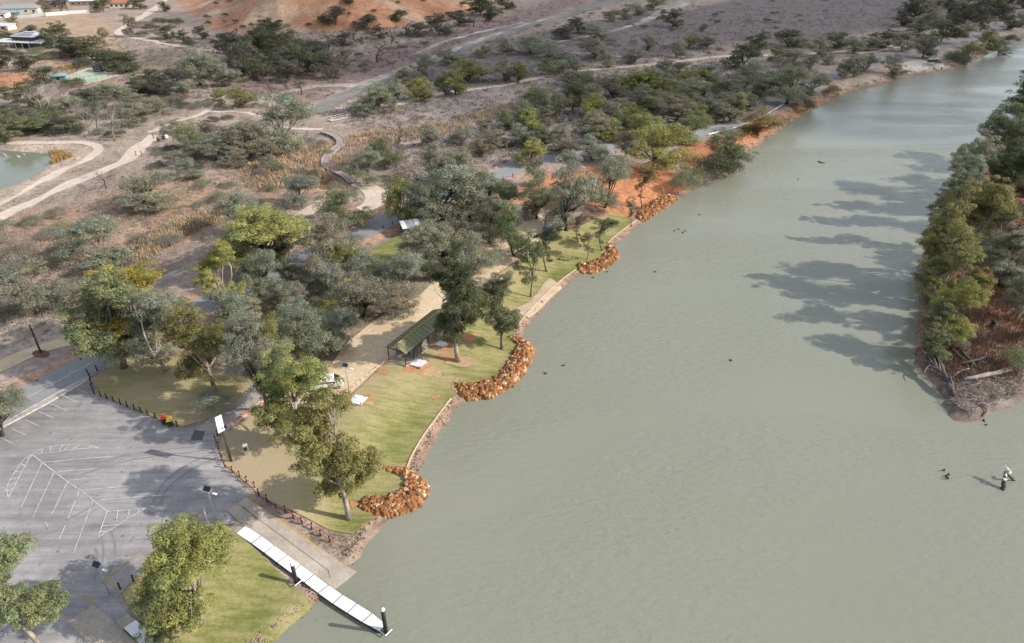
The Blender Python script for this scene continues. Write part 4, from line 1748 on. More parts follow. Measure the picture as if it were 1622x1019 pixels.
# ---- the point across the river
plant_px('''
1485 455 288 62 tallgum o mid
1466 472 322 52 tallgum o mid
1508 432 277 70 tallgum o mid
1556 404 314 60 gum l mid
1478 506 378 68 tallgum o mid
1490 474 350 62 tallgum o pale
1498 548 442 64 gum y mid
1474 556 474 48 tallgum m mid
1567 323 238 62 gum m pale
1606 331 222 74 gum d pale
1583 453 356 74 gum g dark
1609 506 386 66 gum g pale
1473 578 524 38 tallgum m mid
1608 584 546 46 bigshrub l mid
1616 187 103 54 box d mid
1578 300 160 86 gum m pale
1606 262 172 64 gum d mid
1519 332 204 56 tallgum g mid
1499 354 218 52 tallgum g mid
1560 284 208 56 gum m mid
1484 388 258 46 tallgum g mid
1622 420 310 60 gum l mid
1634 250 140 70 gum d mid
1640 360 250 70 gum g mid
1640 540 430 60 gum g pale
1536 470 420 40 tallgum o mid
''', None, labeller('on the wooded point across the river'))


# ---- far forest at the head of the reach
def fill(poly_px, n, label_fn, hs, ws, kind, tints, gap_px, name_rows, seed):
    r = np.random.default_rng(seed)
    pp = np.array(poly_px, float)
    got = []
    tries = 0
    while len(got) < n and tries < 6000:
        tries += 1
        x = r.uniform(pp[:, 0].min(), pp[:, 0].max())
        y = r.uniform(pp[:, 1].min(), pp[:, 1].max())
        if not inside(np.array([x]), np.array([y]), pp)[0]:
            continue
        if any(abs(x - a) < gap_px[0] and abs(y - b) < gap_px[1] for a, b in got):
            continue
        got.append((x, y))
    B = PB([g[0] for g in got], [g[1] for g in got])
    for b in B:
        if min([seg_dist(np.array([b[0]]), np.array([b[1]]), e)[0] if not inside(np.array([b[0]]), np.array([b[1]]), e)[0] else -1 for e in EXCL] + [9]) < 0.8:
            continue
        if max(sdf(np.array([b[0]]), np.array([b[1]]), LAND)[0], sdf(np.array([b[0]]), np.array([b[1]]), ISL)[0]) < 1.5:
            continue
        t = tints[int(r.integers(len(tints)))]
        lab, cat, nm, grp = label_fn(kind, t, None)
        plant(b, r.uniform(*hs), r.uniform(*ws), kind, t, nm, lab, cat, grp)


fill([(1400, 30), (1480, 0), (1560, -20), (1720, -20), (1700, 12), (1622, 46), (1560, 52), (1520, 46), (1440, 48)], 46, labeller('in the far forest at the head of the river'),
     (8, 12), (9, 13), 'far', ['d', 'g', 'k', 'd'], (13, 6), None, 5)
fill([(830, 215), (860, 150), (930, 125), (1060, 112), (1215, 112), (1225, 150), (1130, 198), (1060, 212), (950, 235)], 40, labeller('in the grove between dirt track and road'),
     (5.5, 8.5), (6.5, 9.5), 'far', ['g', 'm', 'o', 'g', 'b', 'y'], (15, 8), None, 15)
# ---- shrubs on the floodplain
lab_s = labeller('scattered over the open floodplain')
fill([(-40, 360), (200, 300), (420, 215), (560, 220), (620, 260), (560, 300), (470, 340), (340, 360), (240, 430), (120, 500), (-40, 540)], 70, lab_s, (1.2, 2.8), (2.8, 5.5), 'bigshrub', ['sb', 'sm', 'sg', 'sb', 'sy'], (12, 6), None, 6)
fill([(-40, 140), (120, 150), (330, 140), (420, 170), (420, 240), (300, 280), (240, 270), (160, 215), (-40, 215)], 62, lab_s, (1.2, 3.0), (3.0, 6.0), 'bigshrub', ['sb', 'sm', 'sg', 'k'], (11, 5), None, 7)
fill([(560, 60), (820, 20), (1000, -10), (1000, 40), (800, 80), (600, 130), (420, 160)], 34, lab_s, (1.0, 2.4), (3.0, 6.0), 'bigshrub', ['sm', 'k', 'sb'], (12, 4), None, 8)
fill([(640, 190), (820, 150), (1100, 105), (1230, 95), (1230, 140), (900, 240), (700, 270)], 40, lab_s, (1.0, 2.4), (2.6, 5.0), 'bigshrub', ['sb', 'sm', 'sg'], (13, 5), None, 9)
fill([(870, 75), (1100, 10), (1300, -10), (1560, 20), (1400, 60), (1250, 90), (1000, 90)], 46, lab_s, (1.0, 2.6), (3.0, 6.0), 'bigshrub', ['sm', 'sb', 'k'], (14, 5), None, 10)
fill([(290, 20), (340, 48), (500, 48), (700, 30), (780, 8), (560, -6), (330, -6)], 34, labeller('dotted over the red hill'), (1.5, 3.5), (3.0, 5.5), 'bigshrub', ['d', 'k', 'sg'], (13, 5), None, 12)
fill([(1465, 580), (1475, 450), (1500, 400), (1622, 330), (1660, 560), (1560, 600)], 12, labeller('on the point across the river'), (1.2, 3.0), (2.4, 4.5), 'bigshrub', ['m', 'sg', 'sb'], (14, 12), None, 13)

# ------------------------------------------------------------------ rock groynes
def rock_mesh(seed):
    r = np.random.default_rng(seed)
    bm = bmesh.new()
    bmesh.ops.create_icosphere(bm, subdivisions=1, radius=0.5)
    k = r.uniform(0.75, 1.2, 3)
    for v in bm.verts:
        f = r.uniform(0.72, 1.15)
        v.co = Vector((v.co.x * k[0] * f, v.co.y * k[1] * f, v.co.z * k[2] * f * 0.85))
    me = bpy.data.meshes.new('rock')
    bm.to_mesh(me)
    bm.free()
    me.materials.append(M['rock'])
    return me


ROCKS = [rock_mesh(i) for i in range(8)]
RCOL = [(0.36, 0.165, 0.06), (0.28, 0.12, 0.045), (0.42, 0.21, 0.085), (0.21, 0.095, 0.042), (0.33, 0.165, 0.07), (0.50, 0.30, 0.15), (0.25, 0.105, 0.045), (0.38, 0.17, 0.06), (0.30, 0.14, 0.06), (0.24, 0.11, 0.05), (0.36, 0.18, 0.075), (0.56, 0.44, 0.31)]
M['rockv'] = mat_vcol('rock_fill', grain=((3.0, 0.25),), bump=0.4, bscale=6)


def groyne(label, px_poly, n, size, n_ind, seed, zt=0.9):
    r = np.random.default_rng(seed)
    pp = np.array(px_poly, float)
    x = r.uniform(pp[:, 0].min() - 1, pp[:, 0].max() + 1, n * 8)
    y = r.uniform(pp[:, 1].min() - 1, pp[:, 1].max() + 1, n * 8)
    k = inside(x, y, pp)
    x, y = x[k][:n], y[k][:n]
    B = PB(x, y, 7)
    root = thing('rock_groyne', label, 'rock groyne', tuple(P(*pp.mean(0))))
    loc0 = np.array(root.location)
    sl = sdf(B[:, 0], B[:, 1], LAND)
    edge = seg_dist(x, y, pp)
    sz = np.clip(size[0] * np.exp(r.normal(0.30, 0.36, len(B))), size[0] * .6, size[1] * 1.35) * np.where(sl < 3.0, 1.25, 0.85)
    pile = np.clip(edge / 6.0, 0, 1) * 0.45 * r.uniform(0.3, 1, len(B))
    B[:, 2] = np.maximum(B[:, 2], 0.0) + pile
    order = np.argsort(-sz * np.where(edge > 0.3, 1, .9))
    order = np.concatenate([order[:n_ind][r.permutation(min(n_ind, len(order)))], order[n_ind:]])
    for i in order[:n_ind]:
        o = link('rock', ROCKS[int(r.integers(8))], root, tuple(B[i] - loc0), tuple(r.uniform(0, 6.28, 3)), (sz[i],) * 3)
        c = np.array(RCOL[int(r.integers(len(RCOL)))]) * r.uniform(0.75, 1.2)
        o.color = (*c, 1)
    V, Fs, Cc = [], [], []
    tri = [np.array([v.co for v in m.vertices]) for m in ROCKS]
    fac = [np.array([p.vertices[:] for p in m.polygons]) for m in ROCKS]
    b = 0
    for i in order[n_ind:]:
        q = int(r.integers(8))
        a = r.uniform(0, 6.28, 3)
        Rm = np.array(Matrix.Rotation(a[0], 3, 'X') @ Matrix.Rotation(a[1], 3, 'Y') @ Matrix.Rotation(a[2], 3, 'Z'))
        V.append((tri[q] * sz[i]) @ Rm.T + B[i] - loc0)
        Fs.append(fac[q] + b)
        b += len(tri[q])
        Cc.append(np.tile(np.array(RCOL[int(r.integers(len(RCOL)))]) * r.uniform(0.75, 1.2), (len(tri[q]), 1)))
    if V:
        o = link('rock_fill', mesh_np('rock_fill', np.vstack(V), np.vstack(Fs), M['rockv'], False, np.vstack(Cc)), root)
        o['kind'] = 'stuff'
    # earth core under the rocks
    wp = PB(pp[:, 0], pp[:, 1])[:, :2]
    return root


groyne('horseshoe of orange rocks around the lawn bay beside the boat ramp', [(568, 801), (573, 808), (592, 812), (616, 822), (634, 815), (656, 807), (667, 799), (677, 785), (678, 770), (670, 761), (654, 750), (636.5, 743), (615, 739), (605, 739.5), (606, 746), (629, 752), (641.6, 761), (639, 773), (629, 783), (615, 787), (583, 787), (571, 793)], 1500, (0.32, 0.66), 300, 71)
groyne('curved wall of orange rocks in front of the shelter lawn', [(718.5, 606), (731, 628), (746, 635), (781, 630), (812, 611), (835.5, 583), (847, 556), (835.5, 542), (812, 532), (806, 535), (812, 538), (821, 547), (812, 557), (806, 572), (791, 595), (776, 602), (743.5, 609)], 1900, (0.34, 0.70), 300, 72)
groyne('smaller curved wall of orange rocks beside the young lawn trees', [(914.5, 417.5), (919.5, 431), (937, 434), (959.5, 426), (981.5, 406), (975, 395), (959.5, 389), (962, 399), (952, 410), (937, 415)], 800, (0.42, 0.75), 150, 73)
groyne('straight rock wall at the far end of the lawn below the red earth', [(1012, 330), (1059.5, 305), (1074, 315), (1055, 328), (1037, 341), (1019.5, 352), (1010, 346)], 900, (0.45, 0.8), 150, 74)

# small stones strewn on the shoreline
r_ = np.random.default_rng(9)
Q = inset(SHORE_PX.index((663, 745)), SHORE_PX.index((728, 640)) + 1, 0.7)
Q2 = inset(SHORE_PX.index((395, 1040)), SHORE_PX.index((503, 955)) + 1, 0.9)
Q3 = inset(SHORE_PX.index((826, 531)), SHORE_PX.index((922, 434)) + 1, 0.7)
V, Fs, Cc, b = [], [], [], 0
tri = [np.array([v.co for v in m.vertices]) for m in ROCKS]
fac = [np.array([p.vertices[:] for p in m.polygons]) for m in ROCKS]
Q4 = inset(SHORE_PX.index((561, 897)), SHORE_PX.index((611, 822)) + 1, 1.2)
Q5 = inset(SHORE_PX.index((981, 405)), SHORE_PX.index((1017, 354)) + 1, 0.7)
for Qq, cnt in ((Q, 260), (Q2, 320), (Q3, 220), (Q4, 160), (Q5, 120)):
    for _ in range(cnt):
        i = int(r_.integers(len(Qq)))
        p = Qq[i] + r_.normal(0, 0.55, 2)
        s = r_.uniform(0.12, 0.34)
        q = int(r_.integers(8))
        V.append(tri[q] * s + np.array([p[0], p[1], max(H1(*p), -0.05)]))
        Fs.append(fac[q] + b)
        b += len(tri[q])
        Cc.append(np.tile(np.array([0.26, 0.20, 0.15]) * r_.uniform(0.5, 1.5), (len(tri[q]), 1)))
tag(link('shore_stones', mesh_np('shore_stones', np.vstack(V), np.vstack(Fs), M['rockv'], False, np.vstack(Cc))), 'small brown stones strewn along the waterline', 'stones', None, 'stuff')

# lawn edging kerb along the water
for a, b_, d in (((671, 762), (728, 640), 1.5), ((826, 531), (922, 434), 1.5), ((981, 405), (1017, 354), 1.5)):
    Qc = inset(SHORE_PX.index(a), SHORE_PX.index(b_) + 1, d)
    zc = height(Qc[:, 0], Qc[:, 1]) + 0.10
    o = MB().tube(np.c_[Qc, zc], 0.14, 6).build('lawn_edging', M['mat_tan'])
    tag(o, {671: 'tan edging roll along the shore between the two nearest groynes', 826: 'tan edging roll along the shore beside the matting strip', 981: 'tan edging roll along the shore towards the far rock wall'}[a[0]], 'edging')

# ------------------------------------------------------------------ boat ramps
bm_ = MB()
zr = [float(ramp_z(*q)) for q in RAMP_POLY]
n_ = len(RAMP_POLY)
bm_.add([(q[0], q[1], z - 0.5) for q, z in zip(RAMP_POLY, zr)] + [(q[0], q[1], z + 0.05) for q, z in zip(RAMP_POLY, zr)],
        [tuple(range(n_, 2 * n_))] + [((i + 1) % n_, i, n_ + i, n_ + (i + 1) % n_) for i in range(n_)])
ramp = bm_.build('boat_ramp', M['concrete'])
tag(ramp, 'pale concrete boat ramp sloping into the river beside the white pontoon', 'boat ramp')


def ramp_line(a, b, w, name, mat, off=0.062):
    A, B_ = ramp_z_px(*a), ramp_z_px(*b)
    t = (B_ - A)[:2]
    t = t / np.linalg.norm(t)
    nrm = np.array([-t[1], t[0]]) * w / 2
    q = [A[:2] + nrm, B_[:2] + nrm, B_[:2] - nrm, A[:2] - nrm]
    me = mesh_np(name, [(p[0], p[1], float(ramp_z(*p)) + off) for p in q], [[3, 2, 1, 0]], mat)
    return link(name, me, ramp)


ramp_line((391.5, 789.5), (505, 868), 0.16, 'edge_line', M['yline'])
M['joint'] = flat('joint', (0.12, 0.10, 0.085), 0.9)
ramp_line((377, 799), (521, 905), 0.07, 'joint', M['joint'])
ramp_line((382, 800), (410, 826), 0.05, 'joint', M['joint'])
ramp_line((520, 905), (523, 917), 0.06, 'joint', M['joint'])
r2 = PP([(106, 986), (148.6, 958.4), (185, 988), (224, 1022), (270, 1065), (200, 1100), (142, 1020)])
o = sheet('boat_ramp', r2, 0.085, M['concrete'])
del o['kind']
tag(o, 'shaded brown concrete boat ramp running out of the car park corner', 'boat ramp')

# ------------------------------------------------------------------ pontoons
L_PX = [(374, 844), (398.5, 860.6), (418.4, 875), (439, 890.8), (461, 907), (482, 922.5), (503.5, 939), (527, 956), (550, 970.5), (573.5, 985), (598.5, 1001)]
R_PX = [(388, 832), (413.4, 849), (433.8, 864), (455, 879), (476, 894.5), (497, 910), (520, 927), (542, 942), (565, 956), (589, 971), (613, 987.5)]
ZD = [2.36, 2.2, 1.85, 1.5, 1.1, 0.75, 0.55, 0.5, 0.5, 0.5, 0.5]
pont = thing('pontoon', 'long white sectioned pontoon running past the boat ramp into the river', 'pontoon', tuple(G(374, 844, 2.2)))
p0 = np.array(pont.location)
Lw = [G(*p, z) for p, z in zip(L_PX, ZD)]
Rw = [G(*p, z) for p, z in zip(R_PX, ZD)]
for i in range(10):
    g = 0.035
    a, b, c, d = Lw[i], Lw[i + 1], Rw[i + 1], Rw[i]
    q = [a + (b - a) * g, b + (a - b) * g, c + (d - c) * g, d + (c - d) * g]
    if i == 9:
        q = [a + (b - a) * g, b + (c - b) * .12, c + (b - c) * .12, d + (c - d) * g]
    o = MB().slab([x - p0 for x in q], 0.10).build('deck_panel', M['deck'], pont)
    e = MB()
    for s0, s1 in ((q[0], q[1]), (q[3], q[2])):
        e.tube([s0 - p0 + np.array([0, 0, -.14]), s1 - p0 + np.array([0, 0, -.14])], 0.11, 4)
    e.build('fender', M['black'], o)
fl = MB()
for i in range(10):
    a, b, c, d = [x - p0 - np.array([0, 0, .25]) for x in (Lw[i], Lw[i + 1], Rw[i + 1], Rw[i])]
    m = (a + b + c + d) / 4
    fl.slab([m + (x - m) * 0.86 for x in (a, b, c, d)], 0.45)
fl.build('float_hull', M['black'], pont)
ab = [G(375, 825.6, 2.28), G(363, 837, 2.28), G(374, 844, 2.28), G(388, 832, 2.28)]
MB().slab(ab[::-1], 0.5).build('concrete_landing', M['concrete'], None)
tag(bpy.data.objects[-1] if False else [o for o in bpy.data.objects if o.name.startswith('concrete_landing')][0], 'cream concrete landing at the shore end of the long pontoon', 'landing')


def pile(px, py, z, h, label, side):
    b = G(px, py, z)
    t = thing('mooring_pile', label, 'pile', tuple(b), 0, None)
    MB().tube([(0, 0, -1.5), (0, 0, h)], 0.21, 14).build('pile_shaft', M['black'], t, True)
    MB().tube([(0, 0, h), (0, 0, h + .12), (0, 0, h + .34)], [0.245, 0.235, 0.03], 14).build('pile_cap', M['white'], t, True)
    f = MB()
    for a in range(4):
        x, y = [(-.45, -.45), (.45, -.45), (.45, .45), (-.45, .45)][a]
        x2, y2 = [(-.45, -.45), (.45, -.45), (.45, .45), (-.45, .45)][(a + 1) % 4]
        f.tube([(x, y, 0.08), (x2, y2, 0.08)], 0.06, 5)
    f.build('guide_frame', M['steel'], t)
    t.rotation_euler = (0, 0, 0.9)


pile(469, 921, 0.9, 2.7, 'black white-capped mooring pile beside the pontoon at the lawn edge', 0)
pile(611, 999, 0.35, 3.3, 'black white-capped mooring pile at the river end of the pontoon', 0)
# second pontoon
pont2 = thing('pontoon', 'shaded grey second pontoon leaving the car park under the low gum crown', 'pontoon', tuple(G(195, 994, 2.2)))
p0 = np.array(pont2.location)
A = [(195, 994), (222, 1020), (250, 1046)]
Bq = [(214, 981), (240, 1006), (268, 1031)]
for i in range(2):
    q = [G(*A[i], 2.4) - p0, G(*A[i + 1], 2.35) - p0, G(*Bq[i + 1], 2.35) - p0, G(*Bq[i], 2.4) - p0]
    q = [q[0] + (q[1] - q[0]) * .03, q[1] + (q[0] - q[1]) * .03, q[2] + (q[3] - q[2]) * .03, q[3] + (q[2] - q[3]) * .03]
    o = MB().slab(q, 0.12).build('deck_panel', M['deck'], pont2)
    MB().tube([q[0] - np.array([0, 0, .15]), q[1] - np.array([0, 0, .15])], 0.1, 4).build('fender', M['black'], o)
q = [G(183, 985, 2.34), G(194, 995.5, 2.34), G(213, 982, 2.34), G(202, 972, 2.34)]
tag(MB().slab(q, 0.4).build('concrete_landing', M['concrete']), 'small concrete landing at the start of the second pontoon', 'landing')

# ------------------------------------------------------------------ bollards and bunting
bo = MB()
bo.tube([(0, 0, -0.2), (0, 0, 0.92)], [0.10, 0.095], 8)
bol_me = bpy.data.meshes.new('bollard')
bol_me.from_pydata(bo.v, [], bo.f)
bol_me.materials.append(M['post'])
cap = MB()
cap.tube([(0, 0, 0.92), (0, 0, 1.0), (0, 0, 1.03)], [0.105, 0.105, 0.04], 8)
cap_me = bpy.data.meshes.new('bollard_cap')
cap_me.from_pydata(cap.v, [], cap.f)
cap_me.materials.append(M['black'])
band_me = bpy.data.meshes.new('tape_knot')
kb = MB().tube([(0, 0, 0.70), (0, 0, 0.81)], 0.115, 8)
band_me.from_pydata(kb.v, [], kb.f)
band_me.materials.append(M['orange'])
ROWA = [(140, 593), (142.5, 600), (145, 608), (147, 616), (149.5, 625), (160, 629), (170, 632.5), (180.5, 637), (191, 641), (202, 645), (213, 649.5), (224, 654), (235, 659), (247, 663), (259, 667), (281, 676)]
ROWA2 = [(154, 588), (168, 581), (184, 574), (209, 561)]
ROWB = [(344.6, 690.4), (342.3, 700), (346, 709.5), (349, 719), (353, 730), (357, 741), (368.5, 749), (380, 756), (391.4, 764.4), (404, 773), (410, 784), (423, 793), (436.6, 801.7), (452, 811), (465, 820), (479, 829), (494, 838.6), (508, 849), (522.5, 859)]
ROWC = [(191, 934), (212, 922), (310, 845), (236, 908), (275, 880)]
ROWD = [(607, 363), (622, 357), (640, 350), (655, 345), (643, 338), (668, 338), (346, 496), (357, 490), (370, 484), (448, 442), (785, 290), (797, 286), (812, 281), (962, 247), (975, 244), (985, 242), (995, 240)]


def bollards(px, label, group, knot=False):
    B = PB([p[0] for p in px], [p[1] for p in px])
    for b in B:
        t = thing('bollard', label, 'bollard', (b[0], b[1], b[2] + .03), 0, group)
        t.rotation_euler = (float(vr.normal(0, .03)), float(vr.normal(0, .03)), 0)
        link('post', bol_me, t)
        link('cap', cap_me, t)
        if knot:
            link('tape_knot', band_me, t)
    return B


bollards(ROWA, 'short dark bollard along the car park edge of the dry lawn', 'bollards between car park and dry lawn')
bollards(ROWA2, 'short dark bollard along the road in front of the light green gum', 'bollards along the road by the gums')
BB = bollards(ROWB, 'short dark bollard strung with orange flags beside the ramp', 'bollards carrying orange flag line', True)
bollards(ROWC, 'short dark bollard at the edge of the lawn between the ramps', 'bollards along the lawn between ramps')
bollards(ROWD, 'short dark bollard beside the park road under the trees', 'bollards along the road through the park')
# low rail joining the closely set posts
BA = PB([p[0] for p in ROWA[:5]], [p[1] for p in ROWA[:5]])
tag(MB().tube(BA + np.array([0, 0, .62]), 0.05, 6).build('low_rail', M['post']), 'dark low rail joining the posts at the end of the traffic island', 'rail')


def bunting(label, pts, sag=0.12, zoff=0.78):
    pts = np.array(pts, float)
    root = thing('flag_line', label, 'bunting', tuple(pts[0]))
    p0 = pts[0]
    path, flags = [], MB()
    for a, b in zip(pts[:-1], pts[1:]):
        L = np.linalg.norm(b - a)
        n = max(3, int(L / 0.5))
        for i in range(n):
            t = i / n
            q = a + (b - a) * t
            q = q + np.array([0, 0, zoff - sag * 4 * t * (1 - t)])
            path.append(q - p0)
            if i % 2 == 1 or n < 4:
                dxy = (b - a)[:2] / L
                w = 0.10
                k = q - p0
                e = np.array([dxy[0] * w, dxy[1] * w, 0])
                s = np.array([-dxy[1], dxy[0], 0]) * 0.012
                flags.hexa([k - e - s - [0, 0, .30], k + e - s - [0, 0, .30], k + e + s - [0, 0, .30], k - e + s - [0, 0, .30], k - e - s, k + e - s, k + e + s, k - e + s])
    path.append(pts[-1] + np.array([0, 0, zoff]) - p0)
    MB().tube(path, 0.012, 3).build('cord', M['white'], root)
    flags.build('flags', M['orange'], root)['kind'] = 'stuff'


bunting('line of orange flags tied along the bollards beside the boat ramp', list(BB) + [P(548, 872)])
bunting('line of orange flags along the edge of the dry lawn to the gravel yard', PB([344.6, 348, 363, 378, 391, 400, 414, 424, 440], [690.4, 683, 675, 667, 658.5, 653, 644, 640, 636]))
bunting('line of orange flags from the light pole to the shelter corner', PB([530, 553, 575, 600, 620], [624, 622, 606, 587, 568]))
bunting('line of orange flags along the open side of the shelter', PB([620, 635, 652, 672, 695, 712, 722], [569, 571.5, 556, 540, 522, 508, 500]))
bunting('line of orange flags along the gravel yard beyond the shelter', PB([775, 790, 805, 818, 835, 850], [446, 434, 424, 415, 402, 390]))

# ------------------------------------------------------------------ light poles, signs, bins
def light_pole(px, py, top, label, panel=(1.0, 0.65), dark=False, big=False):
    b = P(px, py)
    h = z_for(b[1], top) - b[2]
    t = thing('solar_light', label, 'light pole', tuple(b))
    mat = M['post'] if dark else M['steel']
    MB().tube([(0, 0, -.2), (0, 0, .25)], 0.16, 8).build('base_plate', M['concrete'], t)
    MB().tube([(0, 0, 0), (0, 0, h * .5), (0, 0, h)], [0.09, 0.075, 0.06], 8).build('pole', mat, t, True)
    MB().tube([(0, 0, h * .93), (0.45, -.2, h * .96), (0.75, -.32, h * .96)], 0.035, 6).build('arm', mat, t)
    MB().box((0.95, -.40, h * .955), (0.55, 0.24, 0.10), -.4).build('lamp_head', M['black'] if dark else M['white'], t)
    w, d = panel
    p = MB().box((0, 0, 0), (w, d, 0.05)).build('solar_panel', M['steel'], t, loc=(0, 0, h + .15), rot=(R(38), 0, R(-20)))
    MB().box((0, 0, 0.03), (w * .92, d * .9, 0.02)).build('solar_cells', M['white'] if big else M['solar'], p)
    return t


light_pole(344, 827, 776, 'steel solar light pole beside the top of the boat ramp')
light_pole(176, 946, 896, 'steel solar light pole at the corner of the second boat ramp')
light_pole(553.5, 622.5, 580, 'slender solar light pole on the corner of the gravel yard', (0.9, 0.6))
# dark solar light pole; sky glare on its panel is painted white
b = P(366, 732)
h = z_for(b[1], 679) - b[2]
t = thing('tall_solar_light', 'dark pole carrying a tall white panel beside the flagged bollards', 'pole', tuple(b))
MB().tube([(0, 0, -.2), (0, 0, h)], [0.11, 0.085], 8).build('pole', M['post'], t, True)
MB().tube([(0.03, 0.1, 0.2), (0.03, 0.1, h * .45)], 0.12, 8).build('lower_sleeve', M['black'], t, True)
p = MB().box((0, 0, 0), (0.95, 0.06, 2.2)).build('glare_panel', M['white'], t, loc=(-.1, 0, h + .75), rot=(R(-10), R(8), R(58)))
MB().box((0.55, -.1, h + .35), (0.34, 0.2, 0.16)).build('lamp_head', M['black'], t)
b = P(391.5, 721)
t = thing('service_pillar', 'grey and white service pillar on the dry lawn behind the flagged bollards', 'pillar', tuple(b), 0.3)
MB().box((0, 0, 0.85), (0.55, 0.42, 1.7)).build('cabinet', M['steel'], t)
MB().box((0, 0, 1.78), (0.66, 0.52, 0.16), 0, .7).build('cap', M['white'], t)
MB().box((0.30, 0, 1.25), (0.05, 0.36, 0.7)).build('side_panel', M['white'], t)
MB().box((0, -.225, 1.2), (0.4, 0.03, 0.5)).build('screen', M['glass'], t)
b = P(330, 826)
t = thing('sign_board', 'white square sign board facing the car park by the ramp light pole', 'sign', tuple(b), R(-62))
for s in (-.42, .42):
    MB().tube([(s, 0, -.1), (s, 0, 1.9)], 0.04, 6).build('post', M['steel'], t)
MB().box((0, -.05, 1.35), (1.2, 0.04, 1.15)).build('board', M['white'], t)
MB().box((0, -.075, 1.62), (0.9, 0.012, 0.2)).build('heading_strip', M['line'], t)


def wheelie(px, py, lid, label, rz):
    b = P(px, py)
    t = thing('wheelie_bin', label, 'bin', (b[0], b[1], b[2] + .04), rz)
    mb = MB()
    mb.hexa([(-.24, -.27, .08), (.24, -.27, .08), (.24, .22, .08), (-.24, .22, .08), (-.30, -.37, 1.0), (.30, -.37, 1.0), (.30, .36, 1.0), (-.30, .36, 1.0)])
    mb.build('bin_body', M['green_bin'], t)
    MB().hexa([(-.33, -.42, 1.0), (.33, -.42, 1.0), (.33, .42, 1.0), (-.33, .42, 1.0), (-.28, -.36, 1.09), (.28, -.36, 1.09), (.28, .38, 1.12), (-.28, .38, 1.12)]).build('lid', lid, t)
    MB().tube([(-.28, .44, 1.0), (.28, .44, 1.0)], 0.025, 6).build('handle', M['black'], t)
    for s in (-.25, .25):
        MB().tube([(s - .035, .26, .12), (s + .035, .26, .12)], 0.12, 10).build('wheel', M['black'], t)
    t.scale = (1.15, 1.15, 1.15)


wheelie(262, 672, M['red'], 'dark green wheelie bin with red lid beside the car park bollards', 0.3)
wheelie(271, 675.5, M['yellow'], 'dark green wheelie bin with yellow lid beside the car park bollards', 0.35)
for px, py, lb in ((59, 604, 'red and white marker post on the verge across from the traffic island'), (128, 570, 'red and white marker post on the verge near the power pole')):
    b = P(px, py)
    t = thing('marker_post', lb, 'marker post', tuple(b))
    MB().tube([(0, 0, -.1), (0, 0, .95)], 0.07, 8).build('post', M['red'], t)
    MB().tube([(0, 0, .45), (0, 0, .68)], 0.075, 8).build('white_band', M['white'], t)
    MB().tube([(0, 0, 0), (0, 0, .06)], 0.2, 8).build('base', M['black'], t)

# power poles and wires
def power_pole(px, py, top, label, rz):
    b = P(px, py)
    h = z_for(b[1], top) - b[2]
    t = thing('power_pole', label, 'power pole', tuple(b), rz)
    MB().tube([(0, 0, -.3), (0, 0, h)], [0.17, 0.12], 8).build('pole', M['brown_timber'], t, True)
    MB().box((0, 0.14, h - .35), (2.2, 0.12, 0.14)).build('crossarm', M['steel'], t)
    for s in (-1.0, -.4, .4, 1.0):
        MB().tube([(s, .14, h - .28), (s, .14, h - .05)], [0.06, 0.04], 6).build('insulator', M['white'], t)
    return b, h


b1, h1 = power_pole(65, 559, 515, 'brown timber power pole with crossarm beside the gravel path', R(-38))
b2, h2 = power_pole(372, 430, 392, 'timber power pole hidden among the roadside gums', R(-38))
b0 = G(-260, 700, 2.2)
ca, sa = math.cos(R(-38)), math.sin(R(-38))
for k, s in enumerate((-1.0, -.4, .4, 1.0)):
    off = np.array([s * ca, s * sa, 0])
    pts = []
    for A_, B_ in (((b0 + off + [0, 0, 9.0]), (b1 + off + [0, 0, h1 - .05])), ((b1 + off + [0, 0, h1 - .05]), (b2 + off + [0, 0, h2 - .05]))):
        for t_ in np.linspace(0, 1, 14)[:-1]:
            pts.append(A_ + (B_ - A_) * t_ - np.array([0, 0, 1.0 * 4 * t_ * (1 - t_)]))
    tag(MB().tube(pts, 0.022, 3).build('power_wire', M['steel']), 'thin grey overhead wire strung from the timber power pole', 'wire', 'overhead wires on the power pole')
mound = PB([65 + 14 * math.cos(a) for a in np.linspace(0, 6.28, 14, endpoint=False)], [561 + 6 * math.sin(a) for a in np.linspace(0, 6.28, 14, endpoint=False)])
sheet('dug_soil', mound[:, :2], 0.09, mat_noise('dug_soil', [(0.3, (0.12, 0.06, 0.04)), (0.7, (0.2, 0.1, 0.06))], 1.2, 0.95, bump=.5))

# ------------------------------------------------------------------ picnic shelter
EZ, RZ = 2.2 + 2.65, 2.2 + 3.45
q = dict(la=G(613.4, 551.6, EZ), lb=G(688, 491.5, EZ), ra=G(638, 558.6, EZ), rb=G(713, 500, EZ))
ax = ((q['lb'] + q['rb']) - (q['la'] + q['ra'])) / 2
SL = np.linalg.norm(ax[:2])
uu = ax / np.linalg.norm(ax)
uu[2] = 0
ctr = (q['la'] + q['ra'] + q['lb'] + q['rb']) / 4
wid = abs(np.dot((q['ra'] - q['la'])[:2], [uu[1], -uu[0]]))
ang = math.atan2(uu[1], uu[0])
sh = thing('picnic_shelter', 'long open picnic shelter with olive green gabled roof beside the gravel yard', 'shelter', (ctr[0], ctr[1], 2.2), ang)
hl, hw_ = SL / 2, max(1.9, wid / 2)
nrib = int(SL / 0.9)
for s, nm in ((1, 'roof_slope'), (-1, 'roof_slope')):
    mb = MB()
    V = [(-hl, s * hw_, 2.65), (hl, s * hw_, 2.65), (hl, 0, 3.45), (-hl, 0, 3.45)]
    if s < 0:
        V = V[::-1]
    mb.slab(V, 0.07)
    for i in range(nrib + 1):
        x = -hl + SL * i / nrib
        mb.tube([(x, s * hw_, 2.68), (x, s * .05, 3.47)], 0.035, 4)
    mb.build(nm, M['roof_green'], sh)
